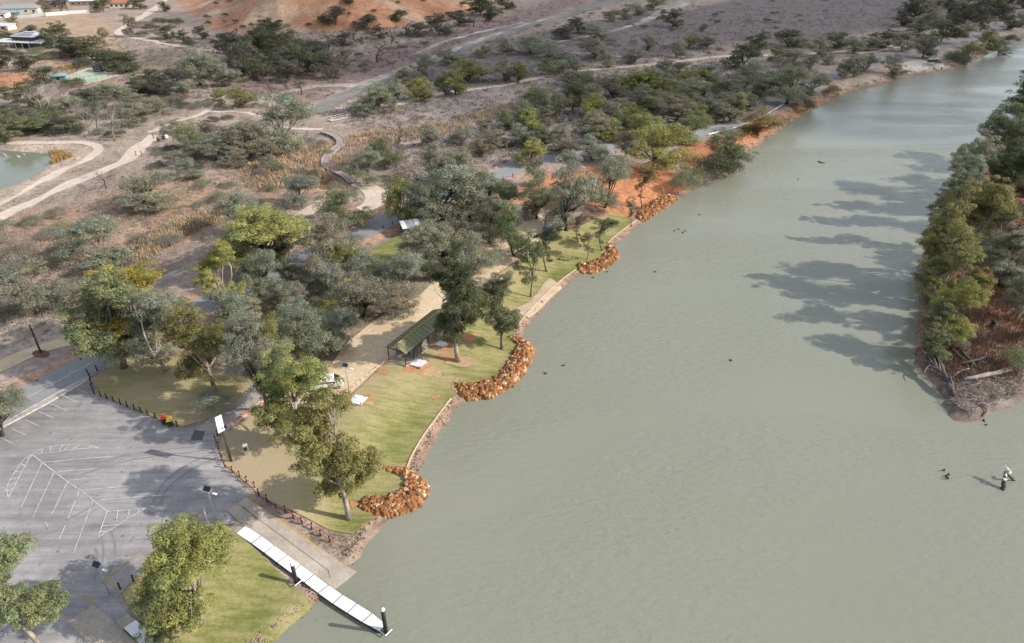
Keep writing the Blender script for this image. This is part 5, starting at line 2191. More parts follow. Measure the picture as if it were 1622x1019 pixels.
M['ridge'] = flat('ridge_cap', (0.34, 0.29, 0.07), 0.5)
MB().tube([(-hl - .03, 0, 3.49), (hl + .03, 0, 3.49)], 0.10, 6).build('ridge_cap', M['ridge'], sh)
for s in (-1, 1):
    MB().box((0, s * (hw_ + .05), 2.58), (SL, 0.12, 0.14)).build('gutter', M['roof_green'], sh)
    for x in np.linspace(-hl + .3, hl - .3, 7):
        MB().box((float(x), s * (hw_ - .25), 1.3), (0.12, 0.12, 2.6)).build('post', M['post'], sh)
for x in np.linspace(-hl + .3, hl - .3, 7):
    MB().box((float(x), 0, 2.52), (0.1, 2 * hw_ - .5, 0.14)).build('tie_beam', M['post'], sh)
MB().box((0, 0, 0.06), (SL - .2, 2 * hw_ - .1, 0.26)).build('floor_slab', M['concrete'], sh)
sh_m = Matrix.Translation((ctr[0], ctr[1], 2.2)) @ Matrix.Rotation(ang, 4, 'Z')


def picnic_table(x, label):
    w = sh_m @ Vector((x, 0.1, 0.19))
    t = thing('picnic_table', label, 'picnic table', tuple(w), ang, 'picnic tables under the green shelter')
    MB().box((0, 0, .74), (1.8, .75, .06)).build('table_top', M['timber'], t)
    for s in (-1, 1):
        MB().box((0, s * .68, .44), (1.8, .28, .05)).build('bench_seat', M['timber'], t)
        MB().box((s * .65, 0, .36), (.08, 1.4, .72)).build('leg_frame', M['steel'], t)


for x in np.linspace(-hl + 1.6, hl - 1.6, 5):
    picnic_table(float(x), 'timber picnic table standing under the long green roofed shelter')
b = P(650.5, 562)
t = thing('post_bin', 'slim dark blue bin post standing by the shelter corner', 'bin', tuple(b), ang)
MB().box((0, 0, .55), (.55, .5, 1.1)).build('bin_body', M['car_blue'], t)
MB().box((0, 0, 1.3), (.62, .56, .40), 0, .7).build('hood', M['wall_dark'], t)

# white sheets pegged over the new pads, with red pegs
def sheet_pad(pxs, label):
    W = PB([p[0] for p in pxs], [p[1] for p in pxs])
    c = W.mean(0)
    z = W[:, 2].max() + 0.12
    t = thing('covered_pad', label, 'pad', (c[0], c[1], z))
    n = 9
    V, Fs = [], []
    rr = np.random.default_rng(int(pxs[0][0]))
    for i in range(n):
        for j in range(n):
            a, d = i / (n - 1), j / (n - 1)
            p = (W[0] * (1 - a) + W[1] * a) * (1 - d) + (W[3] * (1 - a) + W[2] * a) * d
            V.append((p[0] - c[0], p[1] - c[1], 0.06 + rr.normal(0, .018)))
    for i in range(n - 1):
        for j in range(n - 1):
            Fs.append((i * n + j, i * n + j + 1, (i + 1) * n + j + 1, (i + 1) * n + j))
    link('cover_sheet', mesh_np('cover_sheet', V, Fs, M['pad'], True), t)
    MB().slab([(w[0] - c[0], w[1] - c[1], 0.02) for w in W], 0.3).build('pad_slab', M['concrete'], t)
    for w in W:
        o = thing('corner_peg', 'red capped peg at a corner of a white covered pad', 'peg', (w[0], w[1], w[2] + .05), 0, 'red pegs around the white pads')
        MB().tube([(0, 0, -.1), (0, 0, .55)], 0.035, 6).build('stake', M['steel'], o)
        MB().tube([(0, 0, .38), (0, 0, .48), (0, 0, .6), (0, 0, .64)], [0.06, .12, .12, .04], 8).build('red_cap', M['red'], o)
    return t


sheet_pad([(551.5, 637.5), (562, 626), (584, 631), (572, 644)], 'white covered square pad on the lawn beside the light pole')
sheet_pad([(649, 579.7), (661, 570), (679, 576), (665.7, 586.7)], 'white covered square pad on the lawn in front of the shelter corner')
sheet_pad([(686.7, 547), (698, 539.5), (711, 546.5), (704, 552)], 'white covered square pad on red soil beside the tall dark gum')

# small metal roofed shelter
c = P(655, 372)
t = thing('small_shelter', 'small shelter with grey and white striped metal roof among the park trees', 'shelter', tuple(c), R(20))
for i in range(5):
    MB().slab([(-2.6 + i * 1.05, -1.8, 2.5), (-2.6 + (i + 1) * 1.05 - .02, -1.8, 2.5), (-2.6 + (i + 1) * 1.05 - .02, 1.8, 2.9), (-2.6 + i * 1.05, 1.8, 2.9)], .06).build('roof_sheet', M['white'] if i in (0, 3) else M['roof_grey'], t)
for x in (-2.4, 2.4):
    for y in (-1.6, 1.6):
        MB().box((x, y, 1.25), (.1, .1, 2.5)).build('post', M['post'], t)
MB().box((0, 0, .06), (5, 3.4, .16)).build('floor_slab', M['concrete'], t)

# ------------------------------------------------------------------ vehicles
def car(px, py, rz, paint, label, kind='wagon', L=4.7, W=1.85, Hh=1.6):
    b = P(px, py)
    t = thing('parked_car', label, 'car', (b[0], b[1], b[2] + .08), rz)
    # side profile of the body and the cabin, lofted over the width
    prof = [(-.5, .30), (-.5, .58), (-.485, .66), (-.26, .70), (.30, .70), (.47, .62), (.5, .50), (.5, .30)]
    cab = {'wagon': [(-.485, .66), (-.44, .97), (.06, 1.0), (.26, .70)], 'ute': [(-.06, .69), (-.04, .98), (.10, 1.0), (.27, .69)], 'van': [(-.495, .66), (-.48, 1.08), (.22, 1.08), (.38, .70)]}[kind]

    def loft(pts, w0, w1, name, mat, par):
        n = len(pts)
        V = []
        for y, k in ((-w0, 1), (w0, 1)):
            for (x, z) in pts:
                ww = y if z <= .701 else y * w1 / w0
                V.append((x * L, ww, z * Hh))
        Fs = [tuple(range(n)), tuple(range(2 * n - 1, n - 1, -1))] + [((i + 1) % n, i, n + i, n + (i + 1) % n) for i in range(n)]
        mb = MB()
        mb.add(V, Fs)
        o = mb.build(name, mat, par)
        m = o.modifiers.new('bevel', 'BEVEL')
        m.width = 0.05
        m.segments = 2
        return o
    loft(prof, W / 2, W / 2, 'body', paint, t)
    loft(cab, W / 2 - .03, W / 2 - .22, 'cabin', paint, t)
    gl = [(x * .93 + (.0 if x > 0 else -.0), .66 + (z - .66) * .82 + .03) for x, z in cab]
    n = len(gl)
    cx = sum(p[0] for p in cab) / n
    g = [(cx + (x - cx) * .9, .70 + (z - .70) * .78 + .02 if z > .72 else .715) for x, z in cab]
    for s in (-1, 1):
        V = [(x * L, s * ((W / 2 - .03) + ((W / 2 - .22) - (W / 2 - .03)) * max(0, (z - .70) / .3) + .012), z * Hh) for x, z in g]
        MB().add(V, [tuple(range(n)) if s > 0 else tuple(range(n))[::-1]]).build('side_window', M['glass'], t)
    (x0, z0), (x1, z1) = cab[2], cab[3]
    V = [((x0 + .02) * L, -W / 2 + .28, (z0 - .02) * Hh), ((x0 + .02) * L, W / 2 - .28, (z0 - .02) * Hh), ((x1 + .012) * L, W / 2 - .14, (z1 + .03) * Hh), ((x1 + .012) * L, -W / 2 + .14, (z1 + .03) * Hh)]
    MB().add(V, [(0, 1, 2, 3)]).build('windscreen', M['glass'], t)
    (x0, z0), (x1, z1) = cab[1], cab[0]
    V = [((x0 - .012) * L, -W / 2 + .30, (z0 - .02) * Hh), ((x0 - .012) * L, W / 2 - .30, (z0 - .02) * Hh), ((x1 - .008) * L, W / 2 - .16, (z1 + .05) * Hh), ((x1 - .008) * L, -W / 2 + .16, (z1 + .05) * Hh)]
    MB().add(V, [(3, 2, 1, 0)]).build('rear_window', M['glass'], t)
    if kind == 'ute':
        MB().box((-.28 * L, 0, .715 * Hh), (.38 * L, W - .3, .05)).build('tray', M['black'], t)
    for sx in (-.30, .31):
        for s in (-1, 1):
            w = MB().tube([(sx * L, s * (W / 2 - .2), .33), (sx * L, s * (W / 2 + .02), .33)], .34, 16).build('wheel', M['tyre'], t)
            MB().tube([(sx * L, s * (W / 2 + .015), .33), (sx * L, s * (W / 2 + .035), .33)], .2, 12).build('rim', M['rim'], w)
    for s in (-1, 1):
        MB().box((.497 * L, s * (W / 2 - .28), .56 * Hh), (.06, .36, .16)).build('headlight', M['white'], t)
        MB().box((-.497 * L, s * (W / 2 - .2), .56 * Hh), (.06, .22, .22)).build('tail_light', M['red'], t)
        MB().box((.22 * L, s * (W / 2 + .09), .70 * Hh), (.12, .2, .14)).build('mirror', M['black'], t)
    MB().box((.503 * L, 0, .36 * Hh), (.06, W - .3, .18)).build('bumper', M['black'], t)
    return t


car(519, 614, R(14), M['car_white'], 'white van half hidden behind the olive gum on the gravel yard', 'van', 5.0, 1.9, 1.75)
car(838, 403, R(35), M['car_white'], 'white ute behind the young light green lawn tree on the gravel', 'ute', 5.2, 1.9, 1.65)
car(871, 366, R(60), M['car_blue'], 'blue hatchback parked on the gravel beside the brown soil bed', 'wagon', 4.4, 1.8, 1.55)
car(1478, 96, R(12), M['car_white'], 'white car parked on the pale beach beside the far anglers', 'wagon', 4.8, 1.9, 1.6)

# ------------------------------------------------------------------ people fishing on the far beach
def person(px, py, rz, mat, label, stand=False):
    b = P(px, py)
    t = thing('person', label, 'person', tuple(b), rz)
    if stand:
        J = [(0, 0, .92), (0, 0, 1.18), (0, 0, 1.40), (0, .02, 1.52), (0, .03, 1.66), (.19, 0, 1.38), (.27, .06, 1.12), (.22, .28, 1.02), (-.19, 0, 1.38), (-.27, .06, 1.12), (-.2, .28, 1.05), (.10, 0, .88), (.12, .02, .48), (.12, 0, .07), (.12, .15, .04), (-.10, 0, .88), (-.12, .02, .48), (-.12, 0, .07), (-.12, .15, .04)]
    else:
        J = [(0, 0, .50), (0, -.03, .76), (0, -.02, 1.0), (0, .01, 1.12), (0, .04, 1.26), (.19, 0, .98), (.26, .08, .74), (.18, .32, .66), (-.19, 0, .98), (-.26, .08, .74), (-.16, .32, .68), (.10, .06, .48), (.13, .46, .48), (.13, .50, .07), (.13, .66, .04), (-.10, .06, .48), (-.13, .46, .48), (-.13, .50, .07), (-.13, .66, .04)]
    E = [(0, 1), (1, 2), (2, 3), (3, 4), (2, 5), (5, 6), (6, 7), (2, 8), (8, 9), (9, 10), (0, 11), (11, 12), (12, 13), (13, 14), (0, 15), (15, 16), (16, 17), (17, 18)]
    Rd = [.15, .14, .15, .06, .11, .07, .05, .04, .07, .05, .04, .09, .065, .05, .04, .09, .065, .05, .04]
    me = bpy.data.meshes.new('body')
    me.from_pydata(J, E, [])
    o = link('body', me, t)
    m = o.modifiers.new('skin', 'SKIN')
    for i, v in enumerate(me.skin_vertices[0].data):
        v.radius = (Rd[i], Rd[i])
        v.use_root = i == 0
    o.modifiers.new('sub', 'SUBSURF').levels = 1
    me.materials.append(mat)
    hd = MB().tube([(0, .04, J[4][2] - .10), (0, .05, J[4][2] - .04), (0, .04, J[4][2] + .04), (0, .03, J[4][2] + .1)], [.07, .10, .108, .06], 10)
    hd.build('head', M['skin'], t, True)
    hd = MB().tube([(0, .01, J[4][2] + .0), (0, .02, J[4][2] + .06), (0, .02, J[4][2] + .135)], [.10, .118, .05], 10)
    hd.build('hair', M['wall_dark'], t, True)
    return t


person(1479, 110.5, R(200), M['cloth_grey'], 'person in grey seated on the far beach looking at the river')
person(1490.5, 111, R(190), M['cloth_dark'], 'person in dark clothes seated at the water edge of the far beach')
for px, py, lb in ((1479, 110.5, 'grey folding chair under the person in grey'), (1490.5, 111, 'dark folding chair under the person in dark clothes')):
    b = P(px, py)
    t = thing('folding_chair', lb, 'chair', (b[0], b[1], b[2]), R(195))
    MB().box((0, .08, .38), (.5, .46, .05)).build('seat', M['cloth_dark'], t)
    MB().box((0, -.20, .66), (.5, .05, .5)).build('backrest', M['cloth_dark'], t)
    for x in (-.22, .22):
        for y in (-.15, .25):
            MB().tube([(x, y, 0), (x, y, .37)], .018, 5).build('leg', M['steel'], t)

# ------------------------------------------------------------------ boardwalk
bw = catmull([G(*p, 2.9) for p in [(510.6, 207.7), (519, 210), (530.6, 214.7), (537.7, 220.6), (539.5, 228), (534, 234), (523.6, 242.4), (516.5, 250.7), (516.5, 260), (523.6, 266.6), (536.5, 272.5), (549.5, 280), (560, 289.5)]], 8)
d = np.r_[0, np.cumsum(np.linalg.norm(np.diff(bw[:, :2], axis=0), axis=1))]
s = np.arange(0, d[-1], 0.55)
C = np.stack([np.interp(s, d, bw[:, i]) for i in range(3)], 1)
tt = np.gradient(C[:, :2], axis=0)
tt /= np.linalg.norm(tt, axis=1, keepdims=True)
nn = np.stack([-tt[:, 1], tt[:, 0]], 1)
bwk = thing('boardwalk', 'curving pinkish timber boardwalk raised over the dry reeds', 'boardwalk', tuple(C[0] - [0, 0, .7]))
o0 = np.array(bwk.location)
pl, ke, po = MB(), MB(), MB()
for i in range(len(C) - 1):
    a, b = C[i] - o0, C[i + 1] - o0
    w = 1.15
    na, nb = np.array([*nn[i], 0]) * w, np.array([*nn[i + 1], 0]) * w
    b = a + (b - a) * .94
    pl.slab([a - na, b - nb, b + nb, a + na], .08)
o = pl.build('deck_planks', M['timber'], bwk)
o['kind'] = 'stuff'
for sgn in (-1, 1):
    e = np.c_[C[:, :2] + nn * 1.12 * sgn, C[:, 2] + .13] - o0
    MB().tube(e, .07, 4).build('kerb_rail', M['line'], bwk)
for i in range(0, len(C), 6):
    for sgn in (-1, 1):
        p = C[i, :2] + nn[i] * .9 * sgn
        MB().tube([(p[0] - o0[0], p[1] - o0[1], 1.6 - o0[2]), (p[0] - o0[0], p[1] - o0[1], C[i, 2] - .08 - o0[2])], .09, 6).build('pier', M['post'], bwk)
EXCL.append(np.vstack([C[:, :2] + nn * 1.3, (C[:, :2] - nn * 1.3)[::-1]]))
# little footbridge over the creek
A_, B_ = G(522, 191, 2.5), G(553, 184.5, 2.5)
u2 = (B_ - A_) / np.linalg.norm(B_ - A_)
nr = np.array([-u2[1], u2[0], 0])
t = thing('footbridge', 'small pale footbridge with rails across the dry creek', 'bridge', tuple(A_))
MB().slab([-nr * 1.1, (B_ - A_) - nr * 1.1, (B_ - A_) + nr * 1.1, nr * 1.1], .15).build('deck', M['sand'], t)
for sg in (-1, 1):
    MB().tube([nr * 1.1 * sg + [0, 0, 1], (B_ - A_) + nr * 1.1 * sg + [0, 0, 1]], .06, 5).build('handrail', M['fence_white'], t)
    for k in np.linspace(0, 1, 6):
        p = (B_ - A_) * k + nr * 1.1 * sg
        MB().tube([p, p + [0, 0, 1]], .05, 5).build('rail_post', M['fence_white'], t)

# ------------------------------------------------------------------ guard rail by the river road
gr = PB(np.linspace(1122, 1240, 15), np.interp(np.linspace(1122, 1240, 15), [1122, 1160, 1190, 1217, 1240], [216, 206.5, 196, 182, 168]))
t = thing('guard_rail', 'white guard rail along the river side of the road above the red bank', 'guard rail', tuple(gr[0]))
g0 = gr[0]
rail = MB()
for zz in (.55, .72):
    rail.tube(gr - g0 + np.array([0, 0, zz]), .09, 5)
rail.build('rail_beam', M['white'], t)
for p in gr:
    MB().box(tuple(p - g0 + np.array([0, 0, .38])), (.14, .14, .8)).build('rail_post', M['fence_white'], t)

# ------------------------------------------------------------------ things at the path junction
b = P(243.8, 220)
t = thing('sign_post', 'reddish timber sign post at the junction of the sand paths', 'post', tuple(b))
MB().box((0, 0, .8), (.3, .2, 1.7)).build('post', M['roof_red'], t)
MB().box((0, -.12, 1.4), (.42, .05, .4)).build('plate', M['wall_brown'], t)
b = P(251.8, 225)
t = thing('post_bin', 'green bin with brown hood at the sand path junction', 'bin', tuple(b))
MB().box((0, 0, .55), (.7, .7, 1.1)).build('bin_body', M['green_bin'], t)
MB().box((0, 0, 1.35), (.75, .75, .5), 0, .75).build('hood', M['roof_red'], t)
b = P(259.8, 222)
t = thing('post_bin', 'dark bin beside the pale boulder at the path junction', 'bin', tuple(b))
MB().box((0, 0, .6), (.7, .7, 1.2)).build('bin_body', M['wall_dark'], t)
MB().box((0, 0, 1.3), (.76, .76, .2), 0, .8).build('lid', M['green_bin'], t)
b = P(263.5, 220)
o = link('boulder', ROCKS[2], None, (b[0], b[1], b[2] + .6), (0, 0, .4), (2.0, 1.7, 1.7), (0.75, 0.70, 0.62, 1))
tag(o, 'large pale boulder at the junction of the sand paths', 'boulder')
for k, px in enumerate((216, 225)):
    b = P(px, 247)
    t = thing('gate_post', 'reddish gate post across the sand path', 'post', tuple(b), 0, 'gate posts on the sand path')
    MB().box((0, 0, .7), (.22, .22, 1.4)).build('post', M['roof_red'], t)
    MB().box((0, 0, 1.44), (.27, .27, .08)).build('cap', M['wall_brown'], t)
b = P(1003, 44)
t = thing('information_board', 'small grey information board on the white salt track', 'sign', tuple(b))
for s_ in (-.8, .8):
    MB().box((s_, 0, 1.0), (.15, .15, 2.0)).build('post', M['wall_dark'], t)
MB().box((0, 0, 1.5), (2.0, .1, 1.1)).build('board', M['roof_grey'], t)

# ------------------------------------------------------------------ houses at the top
def house(px, py, w, dp, hgt, rz, roofm, wallm, label, pitch='gable', rise=1.3, wins=3, solar=False):
    b = P(px, py)
    t = thing('house', label, 'house', tuple(b), rz)
    MB().box((0, 0, hgt / 2), (w, dp, hgt)).build('wall', wallm, t)
    e = .5
    if pitch == 'gable':
        for s in (-1, 1):
            V = [(-w / 2 - e, s * (dp / 2 + e), hgt - .05), (w / 2 + e, s * (dp / 2 + e), hgt - .05), (w / 2 + e, 0, hgt + rise), (-w / 2 - e, 0, hgt + rise)]
            rf = MB().slab(V if s > 0 else V[::-1], .12).build('roof', roofm, t)
        MB().add([(-w / 2, -dp / 2, hgt), (-w / 2, dp / 2, hgt), (-w / 2, 0, hgt + rise - .15), (w / 2, -dp / 2, hgt), (w / 2, dp / 2, hgt), (w / 2, 0, hgt + rise - .15)], [(0, 1, 2), (5, 4, 3)]).build('gable_wall', wallm, t)
    elif pitch == 'mono':
        V = [(-w / 2 - e, -dp / 2 - e, hgt), (w / 2 + e, -dp / 2 - e, hgt), (w / 2 + e, dp / 2 + e, hgt + rise), (-w / 2 - e, dp / 2 + e, hgt + rise)]
        rf = MB().slab(V, .15).build('roof', roofm, t)
        MB().hexa([(-w / 2, -dp / 2, hgt - .05), (w / 2, -dp / 2, hgt - .05), (w / 2, dp / 2, hgt - .05), (-w / 2, dp / 2, hgt - .05), (-w / 2, -dp / 2, hgt), (w / 2, -dp / 2, hgt), (w / 2, dp / 2, hgt + rise - .2), (-w / 2, dp / 2, hgt + rise - .2)]).build('upper_wall', wallm, t)
        if solar:
            nrm = Vector((0, -rise, dp)).normalized()
            for j in range(3):
                y0 = -dp / 2 + .5 + j * (dp - .6) / 3
                y1 = y0 + (dp - .6) / 3 - .7
                f = lambda y: hgt + rise * (y + dp / 2 + e) / (dp + 2 * e) + .06
                MB().slab([(-w * .46, y0, f(y0)), (w * (.30 - .12 * j), y0, f(y0)), (w * (.30 - .12 * j), y1, f(y1)), (-w * .46, y1, f(y1))], .05).build('solar_panel', M['solar'], rf)
    else:
        V = [(-w / 2 - e, -dp / 2 - e, hgt), (w / 2 + e, -dp / 2 - e, hgt), (w / 2 + e, dp / 2 + e, hgt), (-w / 2 - e, dp / 2 + e, hgt), (-w / 2 + dp * .4, 0, hgt + rise), (w / 2 - dp * .4, 0, hgt + rise)]
        MB().add(V, [(0, 1, 5, 4), (1, 2, 5), (2, 3, 4, 5), (3, 0, 4), (3, 2, 1, 0)]).build('roof', roofm, t)
    for i in range(wins):
        x = -w / 2 + w * (i + .5) / wins
        f = MB().box((x, -dp / 2 - .02, hgt * .52), (min(1.8, w / wins * .55), .1, 1.3)).build('window', M['white'], t)
        MB().box((x, -dp / 2 - .08, hgt * .52), (min(1.8, w / wins * .55) - .2, .05, 1.1)).build('pane', M['glass'], f)
    MB().box((w * .5 - 1.0 - w * .08, -dp / 2 - .03, 1.05), (.95, .1, 2.1)).build('door', M['wall_brown'], t)
    return t


h1_ = house(52, 73, 13.5, 9.0, 5.2, R(-14), M['roof_white'], M['wall_dark'], 'two storey dark house with white roof and solar panels above the tennis court', 'mono', 1.0, 5, True)
MB().slab([(-6.6, -8.2, 2.9), (6.6, -8.2, 2.9), (6.6, -4.5, 3.1), (-6.6, -4.5, 3.1)], .15).build('verandah_roof', M['roof_white'], h1_)
for x in (-6.3, -2.1, 2.1, 6.3):
    MB().box((x, -8.0, 1.4), (.18, .18, 2.8)).build('verandah_post', M['white'], h1_)
MB().slab([(-15, -9, 2.9), (-6.9, -9, 2.9), (-6.9, -1.5, 3.5), (-15, -1.5, 3.5)], .15).build('carport_roof', M['roof_white'], h1_)
for x in (-14.6, -7.4):
    for y in (-8.6, -2):
        MB().box((x, y, 1.4), (.18, .18, 2.8)).build('carport_post', M['wall_dark'], h1_)
MB().box((10.2, -4.5, 1.5), (6.2, 6.5, 3.0)).build('side_wing', M['wall_dark'], h1_)
MB().slab([(6.7, -8.2, 3.1), (13.7, -8.2, 3.1), (13.7, -.9, 3.8), (6.7, -.9, 3.8)], .15).build('wing_roof', M['roof_white'], h1_)
house(34, 21, 24, 9, 3.4, R(12), M['roof_grey'], M['wall_cream'], 'long cream house with grey hipped roof behind the blue grey fence', 'hip', 2.2, 5)
house(1, 28, 10, 8, 3.0, R(14), M['roof_grey'], M['white'], 'white house with grey roof beside the teal shed', 'hip', 1.6, 2)
house(92, 13, 14, 8, 3.2, R(10), M['solar'], M['wall_brown'], 'brown house with dark solar covered roof behind the palms', 'gable', 1.8, 3)
house(133, 8, 22, 8, 3.0, R(14), M['roof_white'], M['wall_brown'], 'long brown house under a pale flat roof behind the white fence', 'mono', .6, 6)
house(192, 12, 13, 7, 3.2, R(10), M['roof_red'], M['wall_cream'], 'cream house with red brown roof at the end of the street', 'gable', 1.6, 4)
house(4, 47, 13, 7, 2.6, R(-6), M['roof_white'], M['wall_cream'], 'low shed house with bare white roof left of the garden trees', 'mono', .5, 2)
house(25, 25, 7, 4, 2.3, R(14), M['teal'], M['teal'], 'small teal metal shed beside the fence', 'mono', .4, 1)
house(96, 128, 6, 3.5, 2.3, R(10), M['teal'], M['teal'], 'small teal roofed shed at the corner of the tennis court', 'gable', .7, 1)
house(171, 113, 10, 4, 2.6, R(8), M['wall_dark'], M['wall_dark'], 'low dark pavilion at the back of the tennis court', 'mono', .4, 3)
house(107, 91, 5, 4, 2.3, R(0), M['roof_red'], M['wall_brown'], 'tiny garden hut with orange roof among the dark trees', 'hip', 1.2, 1)


def fence(pxs, hgt, mat, label):
    B = PB([p[0] for p in pxs], [p[1] for p in pxs])
    t = thing('fence', label, 'fence', tuple(B[0]))
    for a, b in zip(B[:-1], B[1:]):
        n = max(1, int(np.linalg.norm(b - a) / 2.4))
        for i in range(n):
            p, q = a + (b - a) * i / n - B[0], a + (b - a) * (i + 1) / n - B[0]
            m = (p + q) / 2
            MB().box((m[0], m[1], m[2] + hgt / 2), (np.linalg.norm(q - p) - .03, .06, hgt - .05), math.atan2(q[1] - p[1], q[0] - p[0])).build('fence_panel', mat, t)
            MB().box((p[0], p[1], p[2] + hgt / 2), (.1, .1, hgt + .06)).build('fence_post', mat, t)


fence([(28, 30), (50, 28), (71, 25)], 2.0, M['fence_blue'], 'blue grey sheet fence behind the bare slope')
fence([(73, 26), (108, 23), (142, 21)], 2.2, M['fence_white'], 'pale pink sheet fence behind the bare slope')
# tennis court
tc = PP([(104, 123), (140, 109.5), (186, 120.5), (136, 134)])
cc_ = tc.mean(0)
sheet('court_apron', cc_ + (tc - cc_) * 1.14, 0.20, M['sand'])
sheet('tennis_court', tc, 0.26, M['court'])
ct = thing('court_fence', 'thin dark wire fence around the tennis court', 'fence', (cc_[0], cc_[1], 2.3))
for i in range(4):
    a, b = cc_ + (tc[i] - cc_) * 1.06, cc_ + (tc[(i + 1) % 4] - cc_) * 1.06
    n = 6
    MB().tube([(a[0] - cc_[0], a[1] - cc_[1], 3.0), (b[0] - cc_[0], b[1] - cc_[1], 3.0)], .04, 4).build('top_rail', M['post'], ct)
    for k in range(n):
        p = a + (b - a) * k / n - cc_
        MB().tube([(p[0], p[1], 0), (p[0], p[1], 3.0)], .05, 5).build('fence_post', M['post'], ct)


# palms
def palm(px, py, h, label):
    b = P(px, py)
    t = thing('palm_tree', label, 'palm', tuple(b), random.random() * 6, 'palms behind the white fence')
    MB().tube([(0, 0, 0), (.1, 0, h * .5), (0, .1, h)], [.3, .22, .18], 8).build('trunk', M['brown_timber'], t, True)
    V, Fs, Cc = [], [], []
    r = np.random.default_rng(int(px))
    for k in range(34):
        az, el = k * 2.4, r.uniform(-.5, 1.1)
        d = np.array([math.cos(az) * math.cos(el), math.sin(az) * math.cos(el), math.sin(el)])
        pr = np.array([0, .1, h])
        sd_ = np.array([-math.sin(az), math.cos(az), 0])
        for j in range(5):
            p = np.array([0, .1, h]) + d * (j + 1) * .62 - np.array([0, 0, .09 * (j + 1) ** 1.9])
            w = .34 * (1 - j / 6)
            i0 = len(V)
            V += [tuple(pr - sd_ * w), tuple(pr + sd_ * w), tuple(p + sd_ * w * .8), tuple(p - sd_ * w * .8)]
            Fs.append((i0, i0 + 1, i0 + 2, i0 + 3))
            Cc += [(1, 1, 1)] * 4
            pr = p
    link('crown', mesh_np('crown', V, Fs, M['leaf'], False, np.array(Cc)), t, color=(.14, .15, .06, 1))


palm(100, 22, 8, 'feathery palm behind the pale fence')
palm(108, 21, 9.5, 'feathery palm behind the pale fence')
palm(96, 18, 7, 'feathery palm behind the pale fence')

# ------------------------------------------------------------------ driftwood on the point
def log(name, pts, r0, r1, colr, label, cat, branches=(), zlift=0.25, group=None):
    W = [P(a, b) + np.array([0, 0, z]) for a, b, z in pts]
    p0 = W[0]
    q = catmull([w - p0 for w in W], 4)
    rr = np.random.default_rng(int(pts[0][0]))
    q = q + rr.normal(0, r0 * .18, q.shape)
    t = thing(name, label, cat, tuple(p0), 0, group)
    MB().tube(q, np.linspace(r0, r1, len(q)), 8).build('trunk', M['bark'], t, True, color=(*colr, 1))
    for br in branches:
        Wb = [P(a, b) + np.array([0, 0, z]) - p0 for a, b, z in br[0]]
        qb = catmull(Wb, 4)
        qb = qb + rr.normal(0, br[1] * .25, qb.shape)
        MB().tube(qb, np.linspace(br[1], br[1] * .25, len(qb)), 5).build('branch', M['bark'], t, True, color=(*colr, 1))


GW, DW = (0.46, 0.41, 0.37), (0.17, 0.14, 0.12)
log('fallen_log', [(1525, 603, .3), (1555, 599, .35), (1598, 589, .45)], .30, .42, GW, 'thick bleached fallen log lying across the tip of the point', 'log', [([(1540, 602, .3), (1560, 607, .2), (1568, 614, .1)], .15), ([(1565, 597, .4), (1580, 601, .3), (1597, 600, .2)], .12)])
log('fallen_log', [(1507, 601, .1), (1517, 593, .4), (1534, 588, .5)], .10, .12, GW, 'thin grey curved branch lying on the point litter', 'log')
log('fallen_log', [(1516, 580, .3), (1538, 577, .6), (1558, 573, .8), (1570, 572, .9)], .24, .12, DW, 'dark forked fallen branch behind the bleached log', 'log', [([(1568, 573, .9), (1573, 568, 1.2), (1580, 565, 1.3)], .1), ([(1540, 578, .6), (1538, 586, .4), (1536, 597, .2)], .1), ([(1550, 578, .6), (1566, 580, .5), (1578, 586, .3)], .15)])
log('fallen_log', [(1547, 640, .1), (1556, 641, .2), (1566, 642, .2), (1580, 638, .2), (1597, 630, .2)], .13, .06, GW, 'long thin pale branch near the waterline of the point', 'log', [([(1560, 641, .2), (1553, 637, .4), (1540, 634, .4)], .06)])
log('fallen_log', [(1522, 560, .3), (1535, 572, .3), (1545, 585, .3)], .28, .2, DW, 'dark fallen trunk slanting through the island scrub', 'log')
log('fallen_log', [(1500, 548, .3), (1515, 563, .3), (1530, 574, .2)], .30, .22, DW, 'dark fallen trunk beside the leafy clump on the point', 'log')
log('fallen_log', [(1555, 660, .1), (1562, 652, .3), (1553, 645, .5)], .12, .08, DW, 'short dark snag at the very tip waterline', 'log')
log('dead_branch', [(1502, 618, .9), (1486, 603, 1.8), (1470, 592, 2.3), (1453, 574, 2.6)], .16, .05, GW, 'bleached dead branch fanning over the water from the uprooted tree', 'branch', [([(1490, 606, 1.6), (1476, 599, 2.1), (1464, 597, 2.2), (1459, 606, 2.0)], .10), ([(1478, 598, 2.1), (1468, 583, 2.8), (1455, 572, 3.0)], .09), ([(1484, 602, 1.9), (1476, 586, 2.8), (1466, 576, 3.0)], .08), ([(1470, 592, 2.3), (1458, 590, 2.4), (1450, 586, 2.4)], .06)])
log('uprooted_tree', [(1507, 628, .2), (1500, 614, .8), (1488, 594, 1.3), (1473, 572, 1.6)], .55, .25, DW, 'uprooted dark tree lying along the water edge of the point', 'log',
    [([(1500, 616, 1.0), (1486, 604, 1.7), (1470, 592, 2.0), (1453, 575, 2.2)], .14), ([(1490, 606, 1.6), (1475, 600, 1.9), (1462, 597, 2.0), (1457, 606, 1.8)], .10),
     ([(1480, 600, 1.8), (1470, 585, 2.4), (1456, 572, 2.6)], .08), ([(1476, 596, 1.9), (1466, 582, 2.6), (1460, 577, 2.8)], .07), ([(1507, 628, .5), (1503, 612, 1.2), (1499, 606, 1.5)], .3), ([(1492, 606, 1.5), (1482, 588, 2.2), (1474, 576, 2.5)], .1)])
b = P(1494, 618)
t = thing('blue_sign', 'small blue sign on the uprooted tree at the point', 'sign', (b[0], b[1], b[2]), R(-10))
